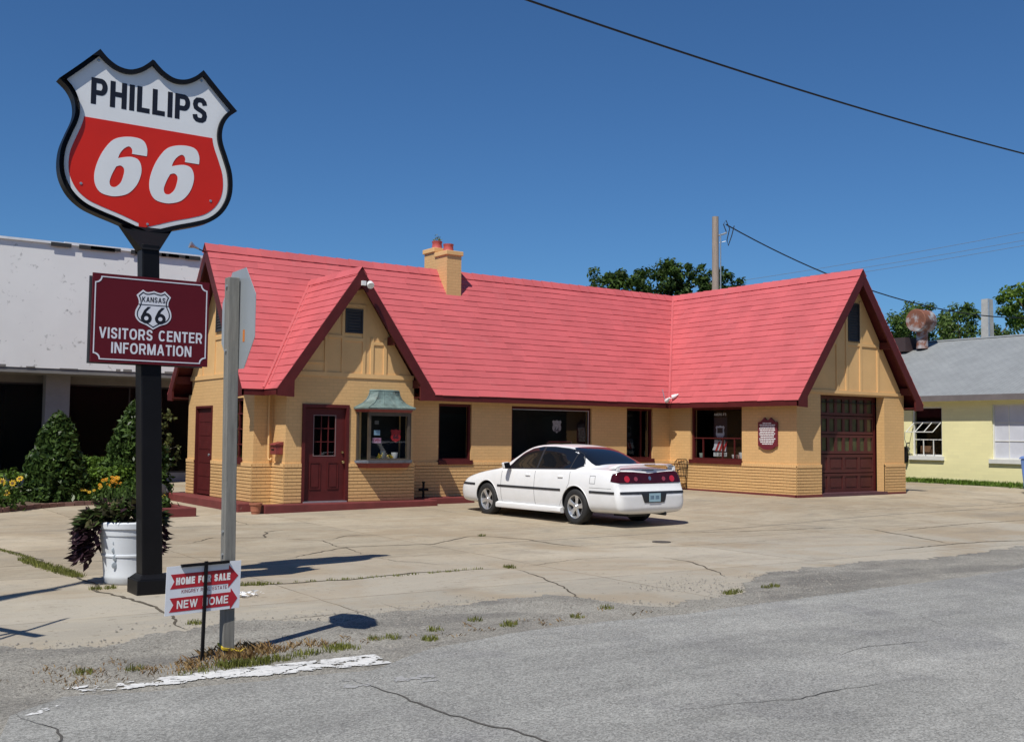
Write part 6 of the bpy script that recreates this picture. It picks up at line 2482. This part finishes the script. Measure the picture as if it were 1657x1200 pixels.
def tree(name, label, base, h, crown, leaves, size, m, group, seed, trunk=.22, spread=1.0):
    """crown: list of (dx, dy, z, r) lobes; smaller clumps are scattered over each lobe"""
    rn = random.Random(seed)
    x, y, z = base
    t = thing(name, label, 'tree', base, group=group)
    tk = MB()
    top = h * .72
    tk.tube([(x, y, z - .3), (x + .05, y, z + top * .3), (x - .1, y + .05, z + top * .65), (x + .05, y, z + top)], [trunk, trunk * .8, trunk * .55, trunk * .18], 10)
    cr = MB()
    tot = sum(c[3] ** 2 for c in crown)
    for (dx, dy, cz, r) in crown:
        z0 = z + max(1.2, min(top * .8, cz * .55))
        tk.tube([(x, y, z0), (x + dx * .45, y + dy * .45, (z0 + z + cz) / 2 + .1), (x + dx, y + dy, z + cz)], [trunk * .42, trunk * .28, trunk * .08], 6)
        nl_ = int(leaves * r * r / tot)
        nc = 16
        for k in range(nc):
            d = V((rn.gauss(0, 1), rn.gauss(0, 1), rn.gauss(0, .85))).normalized()
            cc = V((x + dx, y + dy, z + cz)) + d * r * rn.uniform(.35, .95)
            leafball(cr, cc, r * rn.uniform(.22, .42), nl_ // nc, size, .8, 0, rn, .1)
    tk.build('trunk', M['bark'], t, smooth=True)
    cr.build('crown', m, t, recalc=False, uv=False)
    return t


M['leaf_dark'] = leafmat('dark_tree_leaf', (.014, .032, .008), (.08, .135, .026))
M['leaf_mid'] = leafmat('mid_tree_leaf', (.028, .058, .014), (.13, .20, .045))
M['leaf_bright'] = leafmat('bright_tree_leaf', (.035, .075, .012), (.16, .25, .035))
tree('broadleaf_tree', 'dark green broadleaf tree rising behind the ridge where the two roofs meet', (31.5, 29.9, 0), 9.3,
     [(-2.46, 1.71, 8.00, 0.95), (-1.72, 1.20, 8.25, 0.90), (-0.82, 0.57, 7.90, 1.10), (0.08, -0.06, 8.70, 1.00), (0.90, -0.63, 8.00, 1.10), (1.56, -1.08, 8.40, 0.95), (2.46, -1.71, 7.70, 0.90), (3.03, -2.11, 7.30, 0.80), (-1.97, 1.37, 7.00, 1.60), (0.00, 0.00, 6.90, 1.80), (1.97, -1.37, 6.80, 1.60)], 22000, .10, M['leaf_dark'], 'trees behind the roofs', 3, .3)
tree('broadleaf_tree', 'lighter feathery tree at the right end of the red wing roof', (49, 31.5, 0), 9.5,
     [(-2.5, 1.5, 6.8, 1.5), (-.4, .2, 7.5, 1.4), (1.6, -1, 7.9, 1.4), (3.4, -2.1, 7.5, 1.4), (.5, -.3, 5.4, 2.6)], 10000, .11, M['leaf_mid'], 'trees behind the roofs', 8, .3)
tree('broadleaf_tree', 'feathery mid green tree behind the rusty cowl', (55, 30.5, 0), 10,
     [(-2.8, 1.5, 7.8, 1.5), (-.2, .2, 8.3, 1.5), (2.2, -1.4, 8.1, 1.4), (4.0, -2.6, 7.8, 1.4), (.5, -.3, 6.2, 2.6)], 10000, .12, M['leaf_mid'], 'trees behind the roofs', 21, .3)
tree('broadleaf_tree', 'bright leafy tree at the right edge above the grey roof', (52.5, 24.2, 0), 11,
     [(-1.2, .8, 8.7, 1.3), (.5, -.3, 9.3, 1.5), (2.6, -1.7, 8.8, 1.9), (.6, -.5, 7.2, 2.2), (4.6, -3, 7.8, 2.2)], 12000, .14, M['leaf_bright'], 'trees behind the roofs', 5, .3)
# far-off tree line, with nearer trees added behind the viewer to darken window reflections
fl_ = MB()
rn = random.Random(4)
for k in range(900):
    a = rn.uniform(0, 6.283)
    d = rn.uniform(150, 210) if -1.2 < a < 2.4 or a > 5.1 else rn.uniform(48, 75)
    leafball(fl_, (d * math.sin(a), d * math.cos(a), rn.uniform(1, 5.0)), rn.uniform(2, 4.5), 26, 1.1, .8, 0, rn)
tag(fl_.build('woodland_and_added_trees', M['leaf_dark'], recalc=False, uv=False), kind='stuff')

# ---- flower bed left of the station
soil = MB()
EDGE = [(-9, 16.6), (-2, 17.0), (1.4, 17.8), (2.72, 18.70), (3.44, 19.42), (4.2, 20.0), (4.9, 20.15), (5.05, 19.2), (5.0, 16.2)]
bed = [(x, y, G(x, y) + .03) for x, y in EDGE] + [(5.75, 16.2, -.12), (5.85, 19.5, -.1), (6.6, 21.5, -.1), (6.9, 26.9, -.05), (-9, 26.9, -.1)]
tri = tessellate_polygon([[V((p[0], p[1], 0)) for p in bed]])
soil.add(bed, [tuple(t) for t in tri])
tag(soil.build('flower_bed', M['soil']), kind='structure')
bk = MB()
for a, b in zip(EDGE[:-1], EDGE[1:-1]):
    L = math.hypot(b[0] - a[0], b[1] - a[1])
    n = max(1, int(L / .22))
    d = V((b[0] - a[0], b[1] - a[1], 0)).normalized()
    nn = V((-d.y, d.x, 0)) * .05
    for k in range(n):
        p = V((a[0], a[1], 0)) + d * L * k / n
        e = p + d * (L / n - .015)
        z0, z1 = G(p.x, p.y) - .05, G(p.x, p.y) + .095 + rnd.uniform(-.012, .012)
        bk.hexa([(v.x, v.y, z0) for v in (p - nn, e - nn, e + nn, p + nn)], [(v.x, v.y, z1) for v in (p - nn, e - nn, e + nn, p + nn)])
tag(bk.build('brick_edging', mat('faded_red_brick', (.26, .14, .115), .85, .2, 9, .2, 60, island=.35)), 'curved row of faded red bricks edging the flower bed', 'edging')
kb = MB()
kb.box(4.6, 5.78, 15.90, 16.10, -.35, -.01)
kb.box(5.60, 5.78, 16.10, 18.6, -.35, -.012)
tag(kb.build('bed_kerb', M['maroon_step'], bevel=.02), 'low maroon painted kerb at the corner of the flower bed', 'kerb')

M['hedge'] = leafmat('hedge_leaf', (.035, .07, .010), (.15, .25, .035))
M['shrub'] = leafmat('glossy_shrub_leaf', (.010, .026, .006), (.10, .165, .04), .35)


def hedge(label, x0, x1, y, z0, h, d, n, seed, group=None):
    rn = random.Random(seed)
    t = thing('hedge', label, 'hedge', ((x0 + x1) / 2, y, z0), group=group)
    q = MB()
    for k in range(n):
        x = x0 + (x1 - x0) * rn.random()
        u = rn.random()
        if u < .45:
            p = (x, y - d / 2 + rn.gauss(0, .05), z0 + h * rn.random())
        elif u < .9:
            p = (x, y + d * (rn.random() - .5), z0 + h + rn.gauss(0, .045))
        else:
            p = (x, y + d * (rn.random() - .5), z0 + h * rn.random())
        leafball(q, p, .09, 5, .055, 1, 0, rn, .0)
    q.build('foliage', M['hedge'], t, recalc=False, uv=False)
    st = MB()
    k = x0 + .2
    while k < x1:
        st.tube([(k, y, z0 - .1), (k + .05, y, z0 + h * .8)], .02, 5)
        k += .4
    st.build('stem', M['bark'], t)
    return t


hedge('clipped low green hedge left of the conical bush under the dark shopfront', -6, 3.55, 21.4, -.15, .62, .8, 1900, 1)
hedge('clipped low green hedge between the two bushes', 4.9, 6.3, 22.4, -.15, .62, .8, 760, 2)
hedge('taller clipped hedge at the back between the bushes near the shop column', 4.9, 6.6, 24.2, -.15, .85, .7, 620, 3)


def shrub(label, x, y, z, h, r, n, seed, loose=0., size=.075, m='shrub'):
    rn = random.Random(seed)
    t = thing('conical_shrub', label, 'shrub', (x, y, z), group='conical shrubs by the shop')
    q = MB()
    st = MB().tube([(x, y, z - .1), (x + .03, y, z + h * .5), (x, y, z + h * .93)], [.05, .035, .01], 8)
    for k in range(n):
        u = rn.random() ** 1.25
        rr = r * (1 - u ** 1.6) ** .85 * (1 + loose * rn.uniform(-.5, .5)) + .05
        a = rn.uniform(0, 6.283)
        lump = 1 + .30 * noise.noise((math.cos(a) * 1.6 + seed, math.sin(a) * 1.6, u * 5))
        rad = rr * lump * (.55 + .45 * rn.random() ** .4)
        p = (x + rad * math.cos(a), y + rad * math.sin(a), z + .06 + h * u)
        leafball(q, p, .09, 5, size, 1, 0, rn, .0)
        if k % 40 == 0:
            st.tube([(x, y, z + h * u * .8), p], [.015, .005], 5)
    q.build('foliage', M[m], t, recalc=False, uv=False)
    st.build('stem', M['bark'], t, smooth=True)
    return t


shrub('dense dark conical bush left of the shop column', 4.25, 20.95, -.15, 1.92, .68, 1900, 3, .1)
shrub('taller looser conical bush partly behind the black post', 6.55, 22.9, -.15, 2.3, .84, 1700, 9, .35)
# thin sapling right of the post
sap = thing('sapling', 'slender pale sapling between the black post and the station wall', 'tree', (7.2, 23.2, -.1))
q = MB().tube([(7.2, 23.2, -.2), (7.18, 23.2, .8), (7.25, 23.22, 1.6), (7.14, 23.2, 2.05)], [.025, .022, .016, .006], 8)
q2 = MB()
rn = random.Random(31)
for k in range(60):
    z = rn.uniform(.5, 2.05)
    a = rn.uniform(0, 6.28)
    r = .4 * (1.1 - abs(z - 1.2) / 1.3) * rn.random() + .06
    p = (7.2 + r * math.cos(a) + .14, 23.2 + r * math.sin(a), z)
    leafball(q2, p, .08, 7, .07, 1, 0, rn, 0)
    if k % 5 == 0:
        q.tube([(7.2, 23.2, z - .15), p], [.01, .003], 5)
q.build('stem', mat('pale_bark', (.30, .27, .2), .8), sap, smooth=True)
q2.build('foliage', leafmat('olive_leaf', (.04, .055, .015), (.18, .19, .06)), sap, recalc=False, uv=False)


def flower_mound(name, label, cat, x, y, z, r, h, n, m, blooms, petal, centre, psize, seed, fz=.85):
    rn = random.Random(seed)
    t = thing(name, label, cat, (x, y, z))
    q = MB()
    for k in range(n):
        a = rn.uniform(0, 6.283)
        rr = r * math.sqrt(rn.random())
        zz = z + h * (1 - (rr / r) ** 2 * .6) * rn.random() ** .6
        leafball(q, (x + rr * math.cos(a), y + rr * math.sin(a), zz), .06, 4, .06, 1, 0, rn, 0)
    for k in range(14):
        a = rn.uniform(0, 6.283)
        q.tube([(x, y, z - .05), (x + r * .6 * math.cos(a), y + r * .6 * math.sin(a), z + h * .8)], .006, 4)
    q.build('foliage', m, t, recalc=False, uv=False)
    for k in range(blooms):
        a = rn.uniform(0, 6.283)
        rr = r * .9 * math.sqrt(rn.random())
        c = V((x + rr * math.cos(a), y + rr * math.sin(a), z + h * rn.uniform(fz, 1.15)))
        nn = V((rn.gauss(-.35, .3), rn.gauss(-.8, .3), rn.uniform(.3, .9))).normalized()
        u = nn.orthogonal().normalized()
        w = nn.cross(u)
        b = MB()
        for j in range(9):
            t0 = j * 2 * math.pi / 9
            d = u * math.cos(t0) + w * math.sin(t0)
            s = u * -math.sin(t0) + w * math.cos(t0)
            b.poly([c + d * psize * .2, c + d * psize * .6 + s * psize * .22 + nn * .01, c + d * psize, c + d * psize * .6 - s * psize * .22 + nn * .01], 0)
        b.poly([c + (u * math.cos(j * .785) + w * math.sin(j * .785)) * psize * .34 + nn * .012 for j in range(8)], 1)
        b.build('flower', [petal, centre], t, recalc=False, uv=False)
    return t


P1, P2 = mat('sunflower_petal', (.55, .36, .015), .6, .15), mat('sunflower_heart', (.12, .06, .015), .8, .2)
P3, P4 = mat('orange_petal', (.68, .34, .012), .6, .2), mat('orange_heart', (.20, .07, .01), .8)
LG = leafmat('flower_leaf', (.025, .055, .012), (.12, .20, .04))
flower_mound('sunflower_clump', 'clump of yellow sunflowers at the left edge of the picture', 'flowers', 2.72, 19.25, -.2, .55, .62, 220, LG, 13, P1, P2, .085, 4, .55)
flower_mound('orange_flower_clump', 'tall orange coneflowers in front of the back hedge', 'flowers', 5.32, 20.55, -.15, .26, .50, 150, LG, 28, P3, P4, .046, 5, .7)
flower_mound('yellow_flower_clump', 'low yellow orange flowers at the foot of the conical bush', 'flowers', 4.82, 20.55, -.15, .36, .32, 150, LG, 20, P1, P4, .042, 6, .7)
flower_mound('meadow_clump', 'grassy green flower clump just left of the black post', 'flowers', 5.75, 20.2, -.15, .45, .55, 320, LG, 3, P1, P2, .04, 7, .8)
flower_mound('yellow_meadow_clump', 'thin yellow flowering grass behind the maroon kerb', 'flowers', 5.35, 17.1, -.13, .30, .34, 130, LG, 9, P1, P2, .035, 8, .6)
og = MB()
rn = random.Random(2)
for k in range(1):
    pass
sq = MB()
prof_ = [(0, 0), (.34, .0), (.38, .12), (.30, .30), (.12, .40), (0, .42)]
sq.lathe(prof_, (6.55, 21.35, -.12), 18, cap=False)
sq.v = [(x + .05 * noise.noise((x * 5, y * 5, z * 5)), y + .05 * noise.noise((x * 4, y * 6, z * 5)), z + .06 * noise.noise((x * 6, y * 4, z * 3))) for x, y, z in sq.v]
tag(sq.build('garden_rock', mat('banded_rock', (.045, .045, .05), .6, .3, 6, .2, 20, stain=(.62, .62, .62), sscale=2.6, sthr=.56), smooth=True), 'dark rounded rock with white patches beside the station wall', 'rock')

# ---- unseen brick shops added behind the viewer so the window glass reflects something dark
BS = thing('added_brick_shop', 'added row of brown brick shops behind the viewer, darkening the window reflections', 'building', (12, -27, -.2))
M['brownbrick'] = brickmat('brown_brick', (.20, .10, .065), .4, .15)
q = MB()
q.box(-32, 80, -33, -24, -.4, 7.2)
q.build('wall', M['brownbrick'], BS)
MB().box(-32.2, 80.2, -33.2, -23.8, 7.2, 7.4).build('coping', M['colgrey'], BS)
for k in range(11):
    x = -28 + k * 8
    sf_ = MB()
    fb = lambda u, v, d: (u, -23.998 + d, v)
    ring(sf_, fb, x, x + 5, .3, 3.0, .08, 0, .05)
    w = sf_.build('shop_window', M['vent'], BS)
    g_ = MB()
    bxf(g_, fb, x + .08, x + 4.92, .38, 2.92, .002, .02)
    g_.build('pane', M['tint'], w)
    d_ = MB()
    bxf(d_, fb, x + 5.6, x + 6.6, -.2, 2.3, 0, .05)
    d_.build('door', M['vent'], BS)
